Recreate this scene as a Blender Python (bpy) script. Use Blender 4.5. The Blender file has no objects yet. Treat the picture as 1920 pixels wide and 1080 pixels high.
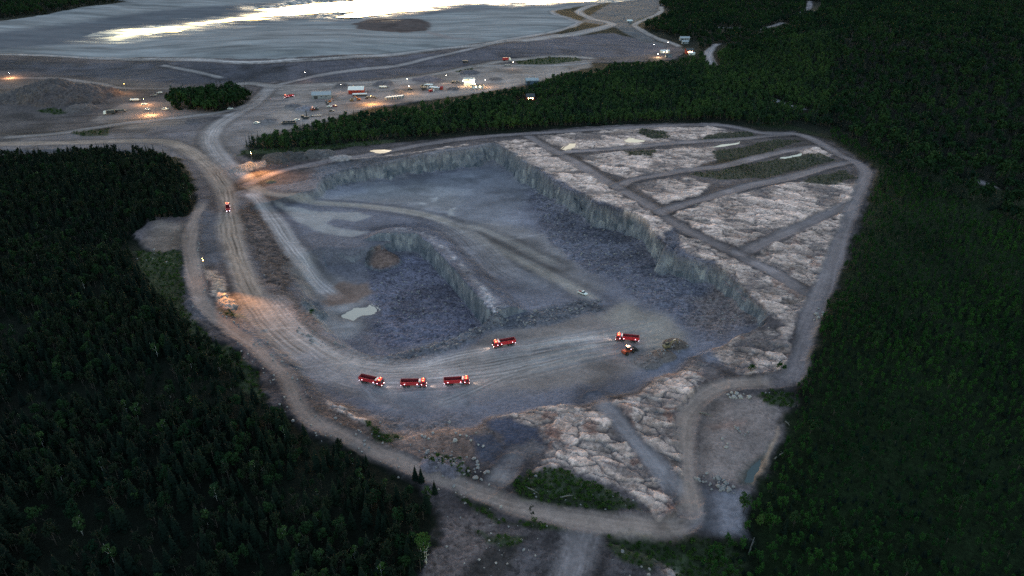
SKY_STRENGTH, SUN_STRENGTH, EXPOSURE, DENOISE = .15, .1, 2.3, False
import bpy, math, random
import numpy as np
from mathutils import Vector, Matrix, Euler

RS = np.random.RandomState(11)
random.seed(5)
scene = bpy.context.scene
COL = scene.collection
f32 = np.float32

# ------------------------------------------------------------------ camera geometry
CAM_H = 160.0
PITCH = math.radians(27.5)
FOC = 1280.0            # focal length in pixels of a 1920 wide picture
CP, SP = math.cos(PITCH), math.sin(PITCH)


def at_height(px, py, z):
    """world x, y of the photograph's point (px, py) on the level z"""
    px = np.asarray(px, float); py = np.asarray(py, float)
    dx = (px - 960) / FOC; dy = (540 - py) / FOC
    vy = CP + dy * SP; vz = -SP + dy * CP
    vz = np.minimum(vz, -0.03)
    t = (CAM_H - z) / -vz
    return dx * t, vy * t


# ------------------------------------------------------------------ noise in numpy
def _hash(ix, iy, seed):
    h = (ix.astype(np.int64) * 374761393 + iy.astype(np.int64) * 668265263 + seed * 974711) & 0xFFFFFFFF
    h = ((h ^ (h >> 13)) * 1274126177) & 0xFFFFFFFF
    return ((h ^ (h >> 16)) & 0xFFFF).astype(f32) / 65535.0


def vnoise(x, y, seed=0):
    """smooth noise 0..1"""
    x = np.asarray(x); y = np.asarray(y)
    ix = np.floor(x); iy = np.floor(y)
    fx = (x - ix).astype(f32); fy = (y - iy).astype(f32)
    ix = ix.astype(np.int32); iy = iy.astype(np.int32)
    fx = fx * fx * (3 - 2 * fx); fy = fy * fy * (3 - 2 * fy)
    a = _hash(ix, iy, seed); b = _hash(ix + 1, iy, seed)
    c = _hash(ix, iy + 1, seed); d = _hash(ix + 1, iy + 1, seed)
    return (a + (b - a) * fx) * (1 - fy) + (c + (d - c) * fx) * fy


def fbm(x, y, octv=4, seed=0, gain=.5):
    """-1..1-ish"""
    s = 0; amp = 1; tot = 0
    for i in range(octv):
        s = s + amp * (vnoise(x, y, seed + i * 17) * 2 - 1)
        tot += amp; amp *= gain
        x = x * 2.03 + 13.7; y = y * 2.03 - 7.1
    return s / tot


def sstep(a, b, x):
    t = np.clip((x - a) / (b - a), 0, 1)
    return t * t * (3 - 2 * t)


def cells(x, y, seed=0):
    """cell pattern: distance to the nearest point, gap to the second nearest, a random value per cell"""
    ix = np.floor(x).astype(np.int32); iy = np.floor(y).astype(np.int32)
    f1 = np.full(x.shape, 9, f32); f2 = np.full(x.shape, 9, f32); cid = np.zeros(x.shape, f32)
    for a in (-1, 0, 1):
        for b in (-1, 0, 1):
            cx = ix + a; cy = iy + b
            d = np.hypot(cx + _hash(cx, cy, seed) - x, cy + _hash(cx, cy, seed + 7) - y).astype(f32)
            m = d < f1
            f2 = np.where(m, f1, np.minimum(f2, d)); cid = np.where(m, _hash(cx, cy, seed + 13), cid); f1 = np.where(m, d, f1)
    return f1, f2 - f1, cid


# ------------------------------------------------------------------ smooth base surfaces (thin plate splines)
def tps(ctrl):
    c = np.array(ctrl, float)
    x, y = at_height(c[:, 0], c[:, 1], c[:, 2])
    S = 300.0
    P = np.stack([x / S, y / S], 1); n = len(P)
    d2 = ((P[:, None] - P[None]) ** 2).sum(-1)
    K = .5 * d2 * np.log(d2 + 1e-9)
    A = np.zeros((n + 3, n + 3)); A[:n, :n] = K + np.eye(n) * 0.004
    A[:n, n] = 1; A[:n, n + 1:] = P; A[n, :n] = 1; A[n + 1:, :n] = P.T
    w = np.linalg.solve(A, np.concatenate([c[:, 2], np.zeros(3)]))
    P32 = P.astype(f32)

    def f(x, y):
        x = np.asarray(x, f32) / S; y = np.asarray(y, f32) / S
        r = w[n] + w[n + 1] * x + w[n + 2] * y
        for i in range(n):
            d = (x - P32[i, 0]) ** 2 + (y - P32[i, 1]) ** 2
            r = r + f32(.5 * w[i]) * d * np.log(d + f32(1e-9))
        return np.clip(r, -6, 70)
    return f


OUT_CTRL = [(445, 345, 9), (360, 450, 8), (385, 572, 6.5), (550, 740, 4.5), (700, 840, 3.5), (1000, 960, 2.5),
            (1290, 980, 2), (1285, 850, 3), (1470, 712, 6), (1530, 560, 10), (1600, 380, 12), (1622, 320, 12),
            (1480, 253, 12), (1200, 240, 12.5), (985, 252, 12), (740, 280, 11), (560, 312, 9.5), (1300, 450, 13),
            (1150, 345, 13), (1100, 800, 3.6), (1200, 800, 4.2), (940, 770, 2.6), (1320, 650, 4.5), (150, 600, 9),
            (0, 900, 6), (150, 350, 11), (400, 1000, 4), (800, 1040, 2), (1700, 900, 0), (1800, 600, 3),
            (1900, 400, 10), (600, 200, 9), (300, 235, 10), (60, 230, 10), (0, 160, 13), (130, 175, 16),
            (540, 160, 10), (850, 150, 10), (1150, 120, 10), (1240, 95, 12),
            (400, 112, 24), (0, 106, 24), (660, 108, 24), (900, 82, 24), (1050, 55, 25), (400, 60, 22), (800, 60, 22),
            (100, 70, 22), (800, 15, 22), (1100, 12, 24), (0, 20, 34), (200, 148, 12), (450, 150, 11), (760, 128, 12),
            (1000, 112, 13), (1150, 75, 17), (1550, 80, 34), (1800, 150, 24), (1800, 30, 40), (1350, 40, 22),
            (1320, 120, 12), (1450, 190, 12), (1700, 280, 10), (1100, 170, 11), (1150, 385, 12.5), (1430, 600, 9)]
IN_CTRL = [(620, 345, 0), (720, 335, -2), (820, 325, -3), (930, 300, -4), (900, 360, -3), (700, 365, -1.5),
           (1020, 370, -3), (1130, 420, -2), (1250, 480, -1), (1350, 560, 0), (1430, 590, 2), (1000, 430, -2),
           (850, 415, -1), (760, 393, 0), (680, 385, 1.5), (600, 380, 3.5), (530, 372, 6), (480, 355, 8.5),
           (1100, 555, -1), (1200, 570, 0), (1050, 600, 0), (940, 690, 0), (800, 690, .3), (700, 720, .8),
           (1200, 650, .4), (1290, 650, 1.5), (1100, 720, 1), (640, 700, 1.2), (560, 640, 3), (490, 580, 4.8),
           (440, 480, 6.5), (428, 400, 8.3), (470, 375, 8), (520, 430, 4.5), (560, 500, 1.5), (750, 440, 0),
           (640, 430, 1), (900, 500, -1), (850, 600, 0), (700, 660, .5), (600, 600, 2)]
z_out_f = tps(OUT_CTRL)
z_in_f = tps(IN_CTRL)


def unproj(pts, surf=None, dz=0.0):
    p = np.array([q[:2] for q in pts], float)
    d = np.array([q[2] if len(q) > 2 else dz for q in pts], float)
    surf = surf or z_out_f
    z = np.full(len(p), 5.0)
    for _ in range(14):
        x, y = at_height(p[:, 0], p[:, 1], z + d)
        z = .5 * z + .5 * surf(x, y)
    return np.stack([x, y], 1)


# ------------------------------------------------------------------ distance fields
def seg_info(X, Y, pts, closed):
    """distance to a polyline, the arc length, signed side offset and a per vertex value (third column)"""
    n = len(pts); best = np.full(X.shape, 1e9, f32)
    s_at = np.zeros(X.shape, f32); off = np.zeros(X.shape, f32); val = np.zeros(X.shape, f32)
    L = 0.0
    for i in range(n if closed else n - 1):
        a = pts[i]; b = pts[(i + 1) % n]
        ex, ey = b[0] - a[0], b[1] - a[1]; l2 = ex * ex + ey * ey + 1e-9; l = math.sqrt(l2)
        wx = X - f32(a[0]); wy = Y - f32(a[1])
        t = np.clip((wx * ex + wy * ey) / l2, 0, 1).astype(f32)
        d = np.hypot(wx - t * f32(ex), wy - t * f32(ey))
        m = d < best
        best = np.where(m, d, best)
        s_at = np.where(m, L + t * l, s_at)
        off = np.where(m, (wx * ey - wy * ex) / l, off)
        if len(a) > 2:
            val = np.where(m, a[2] + (b[2] - a[2]) * t, val)
        L += l
    return best, s_at, off, val


def inside(X, Y, pts):
    r = np.zeros(X.shape, bool); n = len(pts)
    for i in range(n):
        x1, y1 = pts[i][:2]; x2, y2 = pts[(i + 1) % n][:2]
        if y1 == y2:
            continue
        c = ((y1 > Y) != (y2 > Y)) & (X < (x2 - x1) * (Y - y1) / (y2 - y1) + x1)
        r ^= c
    return r


def bbox_sel(X, Y, pts, pad):
    p = np.asarray(pts)[:, :2]
    lo = p.min(0) - pad; hi = p.max(0) + pad
    return (X > lo[0]) & (X < hi[0]) & (Y > lo[1]) & (Y < hi[1])


def smooth_line(pts, k=6):
    """Catmull-Rom through the points"""
    p = np.asarray(pts, float); out = []
    for i in range(len(p) - 1):
        p0 = p[max(i - 1, 0)]; p1 = p[i]; p2 = p[i + 1]; p3 = p[min(i + 2, len(p) - 1)]
        for t in np.linspace(0, 1, k, endpoint=False):
            out.append(.5 * ((2 * p1) + (-p0 + p2) * t + (2 * p0 - 5 * p1 + 4 * p2 - p3) * t * t + (-p0 + 3 * p1 - 3 * p2 + p3) * t ** 3))
    out.append(p[-1])
    return np.array(out)


# ------------------------------------------------------------------ the terrain grid: finer near the viewpoint
us = np.linspace(-.86, .86, 1120)
side = .86 * 1.16 ** np.arange(1, 17)
us = np.concatenate([-side[::-1], us, side])
ys = list(np.linspace(-500, 95, 14)[:-1]); y = 95.0
while y < 2250:
    ys.append(y); y += min(max(.45, .0020 * y), 4.2)
st = 6.0
while y < 12000:
    ys.append(y); y += st; st *= 1.25
ys = np.array(ys)


def fan(y):
    return np.maximum(np.asarray(y), 0) * .85 + 110


GX = (us[None, :] * fan(ys)[:, None]).astype(f32)
GY = np.repeat(ys[:, None], len(us), 1).astype(f32)
NR, NC = GX.shape
print('grid', NR, NC, NR * NC)

Z_OUT = z_out_f(GX, GY).astype(f32)
far = sstep(2200, 3500, GY) + sstep(1.0, 1.6, np.abs(GX) / fan(GY)) * .6
Z_OUT = Z_OUT * (1 - np.clip(far, 0, 1)) + 25 * np.clip(far, 0, 1)
Z_IN = z_in_f(GX, GY).astype(f32)

# warped coordinates make every outline uneven
W1x = fbm(GX / 9, GY / 9, 4, 3); W1y = fbm(GX / 9 + 50, GY / 9, 4, 9)
WX = GX + 2.2 * W1x; WY = GY + 2.2 * W1y


def sdf(pts, warp=1.0, pad=40):
    """signed distance inside (+) of a polygon, uneven edge"""
    out = np.full(GX.shape, -1e3, f32)
    m = bbox_sel(GX, GY, pts, pad)
    if not m.any():
        return out
    k = warp * 2.2
    X = GX[m] + k * W1x[m]; Y = GY[m] + k * W1y[m]
    d, s, o, v = seg_info(X, Y, [tuple(p[:2]) for p in pts], True)
    out[m] = np.where(inside(X, Y, pts), d, -d)
    return out


# ---- the pit (px, py, width of its side slope in metres)
PIT = [(590, 334, 7), (610, 322, 3), (640, 313, 2), (707, 303, 1.6), (773, 291, 1.6), (823, 281, 1.6), (880, 274, 1.6), (923, 267, 1.6),
       (940, 271, 1.5), (965, 283, 1.5), (985, 299, 1.5), (1002, 310, 1.5), (1028, 321, 1.5), (1050, 344, 1.5), (1085, 358, 1.5),
       (1112, 368, 1.5), (1122, 378, 1.5), (1150, 386, 1.5), (1190, 400, 1.5), (1212, 412, 1.8), (1226, 432, 2), (1242, 446, 3), (1256, 436, 9), (1270, 440, 5),
       (1278, 470, 2), (1296, 477, 1.5), (1330, 490, 1.5), (1360, 505, 1.5), (1385, 524, 1.5), (1400, 540, 1.5), (1422, 560, 1.5),
       (1452, 584, 2.5), (1426, 603, 4), (1347, 629, 6), (1310, 642, 8), (1280, 668, 9), (1200, 700, 10), (1110, 728, 9), (1050, 735, 7),
       (930, 752, 7), (890, 770, 9), (820, 772, 12), (740, 772, 14), (650, 742, 12), (590, 705, 10), (540, 665, 8), (490, 620, 7),
       (450, 570, 7), (425, 500, 8), (412, 430, 8), (415, 390, 9), (445, 358, 10), (500, 350, 9), (545, 345, 8)]
pw = unproj(PIT)
PITW = [(p[0], p[1], q[2]) for p, q in zip(pw, PIT)]
m = bbox_sel(GX, GY, PITW, 60)
X = GX[m]; Y = GY[m]
rib = 2.6 * fbm(X / 18, Y / 18, 3, 70) + .35 * fbm(X / 4.5, Y / 4.5, 3, 71) + .3 * fbm(X / 1.9, Y / 1.9, 2, 72)
_, _, cid_ = cells(X / 7 + .3 * Y / 7, Y / 7, 400); rib = rib + 2.3 * (cid_ - .5)
d, s, o, w = seg_info(X, Y, PITW, True)
ins = inside(X, Y, pw)
sd = np.where(ins, d, -d) + rib * np.clip(6 / (w + 3), .5, 1.4) + np.clip(w - 4, 0, 6) * .5 * fbm(X / 12, Y / 12, 3, 75)
depth = np.full(GX.shape, 0, f32); led = np.clip(1.5 + 2.2 * fbm(X / 13, Y / 13, 3, 78), 0, 3.0) * (w < 3.5)
depth[m] = .45 * sstep(0, 1, sd / np.maximum(w * .8, .7)) + .55 * sstep(0, 1, (sd - led) / np.maximum(w * .8, .7))
CLIFFD = np.full(GX.shape, -1e3, f32); CLIFFD[m] = sd
CLIFFW = np.full(GX.shape, 20, f32); CLIFFW[m] = w
Z_IN = Z_IN + np.where((CLIFFW < 3.5) & (CLIFFD > 0), 3.2 * np.exp(-np.maximum(CLIFFD - 1, 0) / 5.0), 0) * np.clip(.9 + 1.5 * fbm(GX / 17, GY / 17, 3, 79), .05, 2.2)
Z = Z_OUT * (1 - depth) + Z_IN * depth
PITMASK = depth

# ---- low rock wall left standing along the upper floor, and the deeper pit beside it
wall = unproj([(742, 440), (785, 443), (806, 462), (835, 492), (865, 524), (892, 556), (915, 580), (924, 588)], z_in_f, 4)
wl = smooth_line(wall, 5)
mm = bbox_sel(GX, GY, wl, 40); X = GX[mm]; Y = GY[mm]
d, s, o, v = seg_info(X, Y, [tuple(p) for p in wl], False)
d = d + 1.0 * fbm(X / 6, Y / 6, 3, 91) + .5 * fbm(X / 2.3, Y / 2.3, 2, 92)
right = o < 0
tipd = (s >= s.max() - .05)
h = np.where(tipd, 1 - sstep(1, 7, d), np.where(right, 1 - sstep(8, 21, d), 1 - sstep(.2, 1.6, d)))
WALLH = np.zeros(GX.shape, f32); WALLH[mm] = h
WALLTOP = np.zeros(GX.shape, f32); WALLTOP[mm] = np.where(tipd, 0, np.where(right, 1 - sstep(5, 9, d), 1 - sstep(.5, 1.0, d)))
INNER = [(545, 470, 22), (600, 452, 14), (660, 458, 9), (690, 452, 6), (740, 440, 4), (785, 443, 1.6), (806, 462, 1.4), (835, 492, 1.4), (865, 524, 1.4),
         (892, 556, 1.4), (914, 580, 1.6), (917, 596, 8), (860, 625, 9), (800, 640, 9), (740, 655, 9), (690, 660, 9), (640, 640, 8),
         (600, 605, 8), (560, 555, 8), (545, 510, 14)]
iw = unproj([q[:2] for q in INNER], z_in_f, 3)
INW = [(p[0], p[1], q[2]) for p, q in zip(iw, INNER)]
m = bbox_sel(GX, GY, INW, 40); X = GX[m]; Y = GY[m]
d, s, o, w = seg_info(X, Y, INW, True)
ins = inside(X, Y, iw)
sd = np.where(ins, d, -d) + (1.0 * fbm(X / 6, Y / 6, 3, 91) + .5 * fbm(X / 2.3, Y / 2.3, 2, 92)) + np.clip(w - 4, 0, 6) * .4 * fbm(X / 10, Y / 10, 3, 95)
dp = sstep(0, 1, sd / np.maximum(w, .8))
INMASK = np.zeros(GX.shape, f32); INMASK[m] = dp
Z = Z + 4.6 * WALLH * PITMASK * (1 - INMASK) - 6.5 * INMASK

# ------------------------------------------------------------------ ground cover: colour of the material itself, roughness of the relief, kind
C3 = np.zeros(GX.shape + (3,), f32)
SHINE = np.zeros(GX.shape, f32)
RELIEF = np.zeros(GX.shape, f32)          # how broken the surface is, drives the fine bump
KIND = np.zeros(GX.shape, np.int8)
K_GROUND, K_FLOOR, K_ROAD, K_ROCK, K_POND, K_DAM, K_PATH = range(7)
PX_N = fbm(GX / 23, GY / 23, 5, 31)
PX_M = fbm(GX / 6, GY / 6, 4, 37)
PX_F = fbm(GX / 1.7, GY / 1.7, 3, 41)


def paint(mask, col, relief=None, kind=None, var=.25):
    global C3, RELIEF
    c = np.array(col, f32)
    mul = (1 + var * (.6 * PX_N + .5 * PX_M + .45 * PX_F))
    C3 = C3 * (1 - mask[..., None]) + (c * mul[..., None]) * mask[..., None]
    if relief is not None:
        RELIEF = RELIEF * (1 - mask) + relief * mask
    if kind is not None:
        KIND[mask > .5] = kind


def patch(pts, col, soft=2.0, warp=1.0, relief=None, kind=None, surf=None, amt=1.0, var=.25, dz=0, rag=0.0):
    p = unproj(pts, surf, dz)
    d = sdf(p, warp)
    if rag:
        d = d + rag * PX_M + rag * .5 * PX_F
    m_ = sstep(-soft * .5, soft * .5, d) * amt
    paint(m_, col, relief, kind, var)
    return m_


def in_surf(x, y):
    return z_in_f(x, y)


def deep_surf(x, y):
    return z_in_f(x, y) - 6.5


def mix_surf(x, y):
    return z_in_f(x, y)


FOREST_FLOOR = (.007, .010, .006)
paint(np.ones(GX.shape, f32), FOREST_FLOOR, .4, K_GROUND, .5)

# the whole opened-up ground of the quarry
SITE = [(250, 440), (285, 405), (345, 405), (378, 385), (365, 340), (340, 300), (300, 285), (200, 280), (0, 282), (-300, 285), (-700, 250), (-700, 120), (-400, 100),
        (0, 100), (560, 100), (1000, 60), (1260, 80), (1290, 95), (1260, 112), (1110, 118), (1040, 140), (990, 160), (900, 175), (800, 188), (700, 200), (640, 215), (570, 240),
        (505, 256), (470, 268), (448, 282), (470, 300), (520, 300), (590, 290), (660, 276), (750, 268), (850, 258), (985, 247), (1150, 234), (1340, 229),
        (1395, 240), (1440, 250), (1490, 246), (1550, 264), (1612, 298), (1641, 322), (1628, 380), (1604, 440), (1572, 520), (1548, 580), (1524, 640),
        (1502, 712), (1482, 740), (1470, 800), (1442, 868), (1416, 922), (1402, 960), (1396, 1006), (1280, 1003), (1115, 1000), (1150, 1020), (1225, 1045), (1290, 1110),
        (1290, 1200), (650, 1200), (770, 1090), (830, 1010), (830, 960), (790, 910), (740, 880), (690, 855), (630, 832), (585, 812), (545, 785), (510, 750), (490, 705),
        (455, 668), (400, 632), (360, 590), (345, 540), (345, 500), (335, 470), (290, 478)]
site_m = patch(SITE, (.098, .085, .085), 5, 1.6, .6, rag=1.5, var=.45)

# far side: sandy yard, dark embankment, tailings pond
patch([(0, 255), (-300, 270), (-300, 150), (0, 140), (200, 150), (330, 160), (330, 210), (240, 250)], (.095, .082, .078), 12, 2, .5)
patch([(-300, 180), (-20, 160), (60, 152), (150, 148), (220, 165), (235, 180), (200, 200), (100, 200), (0, 195)], (.085, .075, .072), 10, 2, .8)
patch([(330, 225), (470, 262), (505, 250), (580, 235), (700, 200), (800, 187), (900, 174), (1000, 155), (1110, 125), (1110, 112), (900, 122), (820, 140), (700, 152), (600, 158), (520, 165), (480, 195), (440, 215)],
      (.235, .208, .188), 10, 2, .35, var=.4)
patch([(470, 270), (450, 285), (400, 320), (395, 260), (440, 210), (520, 165), (540, 190), (480, 245)], (.19, .175, .170), 9, 2, .3)
patch([(170, 225), (230, 195), (310, 190), (400, 205), (440, 215), (330, 235), (240, 245)], (.20, .168, .145), 8, 2, .35)
patch([(0, 285), (-300, 285), (-300, 255), (0, 252), (200, 248), (330, 235), (400, 215), (430, 215), (390, 250), (395, 300), (420, 340), (380, 345), (350, 300), (300, 284)], (.135, .122, .120), 8, 2, .4, var=.45)
patch([(240, 256), (330, 240), (385, 225), (350, 262)], (.125, .115, .12), 8, 2, .5)
DAMC = (.066, .067, .078)
patch([(-900, 108), (0, 112), (270, 116), (420, 120), (540, 119), (660, 113), (760, 106), (720, 125), (600, 140), (540, 152), (440, 156), (330, 158), (200, 146), (60, 135), (-900, 130)], DAMC, 8, 1.5, .5, K_DAM)
patch([(540, 119), (660, 113), (780, 102), (900, 92), (980, 78), (1080, 66), (1150, 62), (1210, 74), (1262, 92), (1200, 104), (1120, 108), (1000, 108), (920, 114), (800, 135), (700, 148), (600, 155), (540, 152)], (.092, .090, .105), 10, 1.5, .5, K_DAM)
patch([(1085, 40), (1120, 20), (1150, 4), (1240, -5), (1245, 20), (1190, 48), (1225, 70), (1262, 92), (1200, 75), (1150, 52)], (.095, .100, .105), 8, 2, .5, var=.5)
patch([(1180, 47), (1200, 35), (1230, 30), (1195, 46)], (.05, .062, .045), 8, 2, .5)
POND = [(-1500, 106), (-400, 103), (0, 99), (270, 107), (400, 110), (540, 109), (650, 103), (850, 89), (960, 74), (1050, 56), (1096, 43), (1078, 34), (1030, 20), (1140, 6), (1210, -2),
        (1215, -20), (-200, -25), (240, 4), (120, 20), (0, 40), (-400, 70), (-1500, 90)]
pond_m = patch(POND, (.235, .248, .242), 6, 2, .1, K_POND, var=.14)
PONDM = pond_m
streak = fbm(GX / 90, GY / 22 + .1 * GX / 90, 5, 55)
streak2 = fbm(GX / 40 + 9, GY / 9, 4, 57)
C3 *= (1 + pond_m * (.50 * streak + .35 * streak2))[..., None]
patch([(-400, 96), (0, 60), (150, 40), (300, 18), (520, 4), (640, 30), (450, 44), (200, 78), (0, 92)], (.085, .095, .108), 60, 6, .1, amt=.75, var=.2)
patch([(640, 0), (800, -10), (1100, -5), (1130, 10), (900, 20), (780, 30), (640, 44), (600, 38)], (.12, .13, .145), 30, 5, .1, amt=.5, var=.2)
patch([(660, 44), (700, 34), (745, 36), (785, 35), (808, 44), (802, 57), (760, 62), (700, 60), (672, 54)], (.095, .082, .076), 9, 4, .6, var=.6, rag=3)
patch([(800, 57), (850, 70), (905, 74), (880, 76), (835, 72), (800, 62)], (.24, .23, .22), 4, 1, .3)
# wet sheet of the pond: smoother surface
WETM = np.clip(pond_m * (.55 + .45 * streak), 0, 1)

# the pit floors
FLOORC = (.148, .150, .172)
patch([(p[0], p[1]) for p in PIT], (.150, .147, .155), 2, 0, .6, K_FLOOR)
paint(PITMASK * sstep(.3, .8, PITMASK) * 1.0, FLOORC, .35, K_FLOOR, .22)
patch([(600, 360), (700, 345), (830, 330), (930, 310), (1000, 350), (960, 420), (1000, 460), (1060, 540), (1000, 545), (900, 455), (820, 405), (700, 378), (600, 372)], (.185, .190, .205), 25, 3, .2, surf=in_surf)
patch([(620, 375), (700, 352), (800, 345), (870, 360), (850, 395), (760, 385), (680, 380)], (.225, .222, .215), 18, 3, .2, surf=in_surf, amt=.6)
patch([(860, 415), (960, 420), (1060, 460), (1130, 540), (1090, 560), (1000, 510), (900, 455)], (.200, .188, .180), 14, 3, .2, surf=in_surf, amt=.8)
patch([(1020, 335), (1100, 378), (1220, 444), (1270, 492), (1340, 533), (1440, 600), (1330, 632), (1270, 592), (1200, 562), (1140, 522), (1060, 482), (1010, 424), (990, 375), (1005, 340)],
      (.130, .130, .152), 10, 3, 1.0, surf=in_surf, var=.2)
patch([(1290, 560), (1340, 540), (1440, 598), (1425, 608), (1345, 632), (1300, 610)], (.170, .140, .128), 12, 3, 1.0, surf=in_surf, var=.3, amt=.85)
patch([(575, 355), (600, 335), (680, 322), (780, 320), (720, 335), (640, 352)], (.100, .105, .118), 7, 2, .9, surf=in_surf)
# truck level: paler crushed floor
patch([(430, 400), (460, 520), (500, 590), (560, 640), (640, 690), (720, 705), (850, 680), (920, 625), (1040, 600), (1110, 585), (1170, 568), (1235, 590), (1295, 640), (1270, 665), (1190, 695), (1110, 725),
       (1040, 730), (930, 745), (860, 765), (740, 765), (650, 735), (560, 670), (480, 600), (430, 500)], (.190, .168, .154), 8, 2, .22, K_FLOOR, surf=in_surf, var=.32)
patch([(1130, 590), (1180, 570), (1235, 592), (1290, 640), (1230, 660), (1180, 640)], (.29, .268, .228), 16, 2, .2, surf=in_surf, amt=.8)  # fan of yellowish glow painted into the floor colour
patch([(660, 728), (720, 725), (900, 728), (1020, 728), (930, 748), (860, 768), (740, 768)], (.150, .152, .168), 10, 2.5, .3, surf=in_surf, amt=.8)
patch([(650, 775), (720, 770), (830, 775), (880, 775), (850, 800), (760, 800), (690, 800)], (.125, .110, .108), 8, 3, .9, amt=.9, rag=2)
# rubble bank between the truck level and the deeper pit
patch([(640, 650), (700, 660), (780, 640), (860, 612), (930, 588), (1010, 578), (1120, 560), (1130, 580), (1030, 602), (920, 626), (820, 660), (740, 685), (660, 680)], (.105, .108, .118), 6, 2, 1.0, surf=in_surf, rag=1.5)
patch([(740, 640), (830, 608), (880, 600), (850, 622), (780, 642)], (.26, .25, .215), 3, 2, .9, surf=lambda x, y: z_in_f(x, y) - 3, amt=.6, rag=2.5)
# dark slope on the floor side of the rock wall, pale crest
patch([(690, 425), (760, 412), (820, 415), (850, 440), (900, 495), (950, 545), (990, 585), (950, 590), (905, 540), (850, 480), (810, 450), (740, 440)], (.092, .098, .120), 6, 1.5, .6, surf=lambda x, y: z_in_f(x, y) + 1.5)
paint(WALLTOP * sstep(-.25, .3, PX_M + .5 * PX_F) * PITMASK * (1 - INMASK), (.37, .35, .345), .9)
# deeper pit
patch([(545, 470), (600, 452), (690, 455), (800, 470), (900, 570), (905, 605), (800, 650), (690, 668), (620, 630), (560, 560)], (.135, .132, .145), 6, 1, .5, K_FLOOR, surf=deep_surf)
patch([(690, 505), (740, 480), (800, 480), (850, 530), (900, 585), (905, 610), (830, 640), (770, 650), (700, 640), (710, 590), (695, 550)], (.132, .130, .160), 8, 2, 1.0, surf=deep_surf, var=.2)
patch([(500, 480), (560, 470), (640, 520), (690, 535), (690, 560), (640, 572), (590, 560), (545, 530)], (.215, .200, .190), 10, 2, .25, surf=lambda x, y: z_in_f(x, y) - 4)
patch([(602, 548), (640, 532), (690, 530), (702, 548), (665, 566), (605, 574)], (.190, .140, .115), 5, 2, .3, surf=deep_surf)
patch([(560, 600), (600, 575), (660, 570), (690, 590), (660, 630), (620, 640), (585, 625)], (.255, .250, .245), 8, 2, .25, surf=deep_surf)
# pale tailings spill
patch([(508, 378), (540, 385), (600, 396), (670, 397), (700, 405), (668, 412), (620, 408), (610, 418), (640, 428), (692, 434), (660, 442), (610, 436), (560, 415)], (.29, .285, .275), 4, 1.5, .2, surf=lambda x, y: z_in_f(x, y) + .5)
for q in ([(806, 372), (815, 368), (818, 376), (808, 378)], [(844, 392), (856, 388), (852, 398), (858, 404), (842, 404)], [(786, 378), (802, 379), (798, 383), (784, 383)]):
    patch(q, (.31, .31, .30), 1.5, 1.5, .2, surf=in_surf)
# dirt slopes on the left
patch([(430, 400), (470, 380), (510, 400), (545, 470), (565, 540), (600, 600), (640, 650), (620, 660), (560, 620), (510, 570), (480, 520), (450, 440)], (.105, .084, .076), 12, 3, .9, surf=in_surf, rag=4, var=.7)
patch([(500, 520), (540, 555), (560, 590), (540, 600), (500, 565)], (.26, .20, .18), 5, 3, .9, surf=in_surf, rag=3, amt=.7)
patch([(565, 555), (590, 543), (600, 560), (590, 575), (572, 575)], (.10, .11, .12), 3, 1.5, .8, surf=in_surf)
patch([(378, 395), (425, 400), (425, 440), (430, 490), (375, 500), (372, 430)], (.125, .125, .138), 7, 2, .5)
patch([(272, 450), (292, 414), (352, 418), (352, 462), (292, 478)], (.235, .190, .155), 9, 2, .4, amt=.8)
patch([(345, 500), (372, 505), (378, 560), (400, 600), (350, 600), (338, 540)], (.150, .140, .145), 5, 2, .8)
patch([(455, 600), (520, 650), (580, 700), (640, 745), (620, 770), (570, 745), (530, 690), (470, 640)], (.135, .135, .150), 6, 2, .7, amt=.8)
patch([(560, 740), (640, 750), (700, 790), (760, 800), (880, 790), (900, 830), (870, 870), (800, 860), (700, 830), (600, 800)], (.185, .135, .112), 8, 3, .8, amt=.85, rag=2, var=.5)
for q, c in (([(905, 788), (960, 788), (1012, 805), (1022, 832), (1000, 850), (965, 872), (948, 898), (930, 890), (952, 840), (940, 815), (915, 805)], (.062, .070, .098)),
             ([(872, 818), (915, 815), (950, 838), (930, 870), (905, 865)], (.072, .080, .105)),
             ([(960, 838), (1005, 828), (1022, 842), (985, 862), (950, 900), (915, 905)], (.160, .148, .150))):
    patch(q, c, 3, 1.2, .5)
# brown pad, grey pad and ditch at the right
patch([(1318, 748), (1345, 738), (1400, 740), (1472, 770), (1456, 820), (1422, 872), (1388, 912), (1312, 892), (1304, 800)], (.205, .168, .150), 5, 1.5, .45)
patch([(1318, 790), (1380, 782), (1372, 812), (1322, 808)], (.23, .15, .12), 8, 3, .4, amt=.7)
patch([(1395, 880), (1425, 850), (1448, 830), (1425, 890), (1410, 915), (1394, 912)], (.085, .105, .095), 5, 1.5, .3, amt=.9)
patch([(1455, 815), (1462, 800), (1440, 860), (1425, 900), (1412, 912), (1424, 870), (1440, 838)], (.33, .24, .17), 2, 1.2, .4)
patch([(1305, 915), (1345, 918), (1405, 932), (1397, 1003), (1282, 992), (1300, 960)], (.185, .180, .195), 4, 1.2, .3, var=.3)
patch([(1310, 650), (1350, 640), (1430, 640), (1420, 665), (1330, 690)], (.130, .135, .160), 6, 2, .6)
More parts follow.
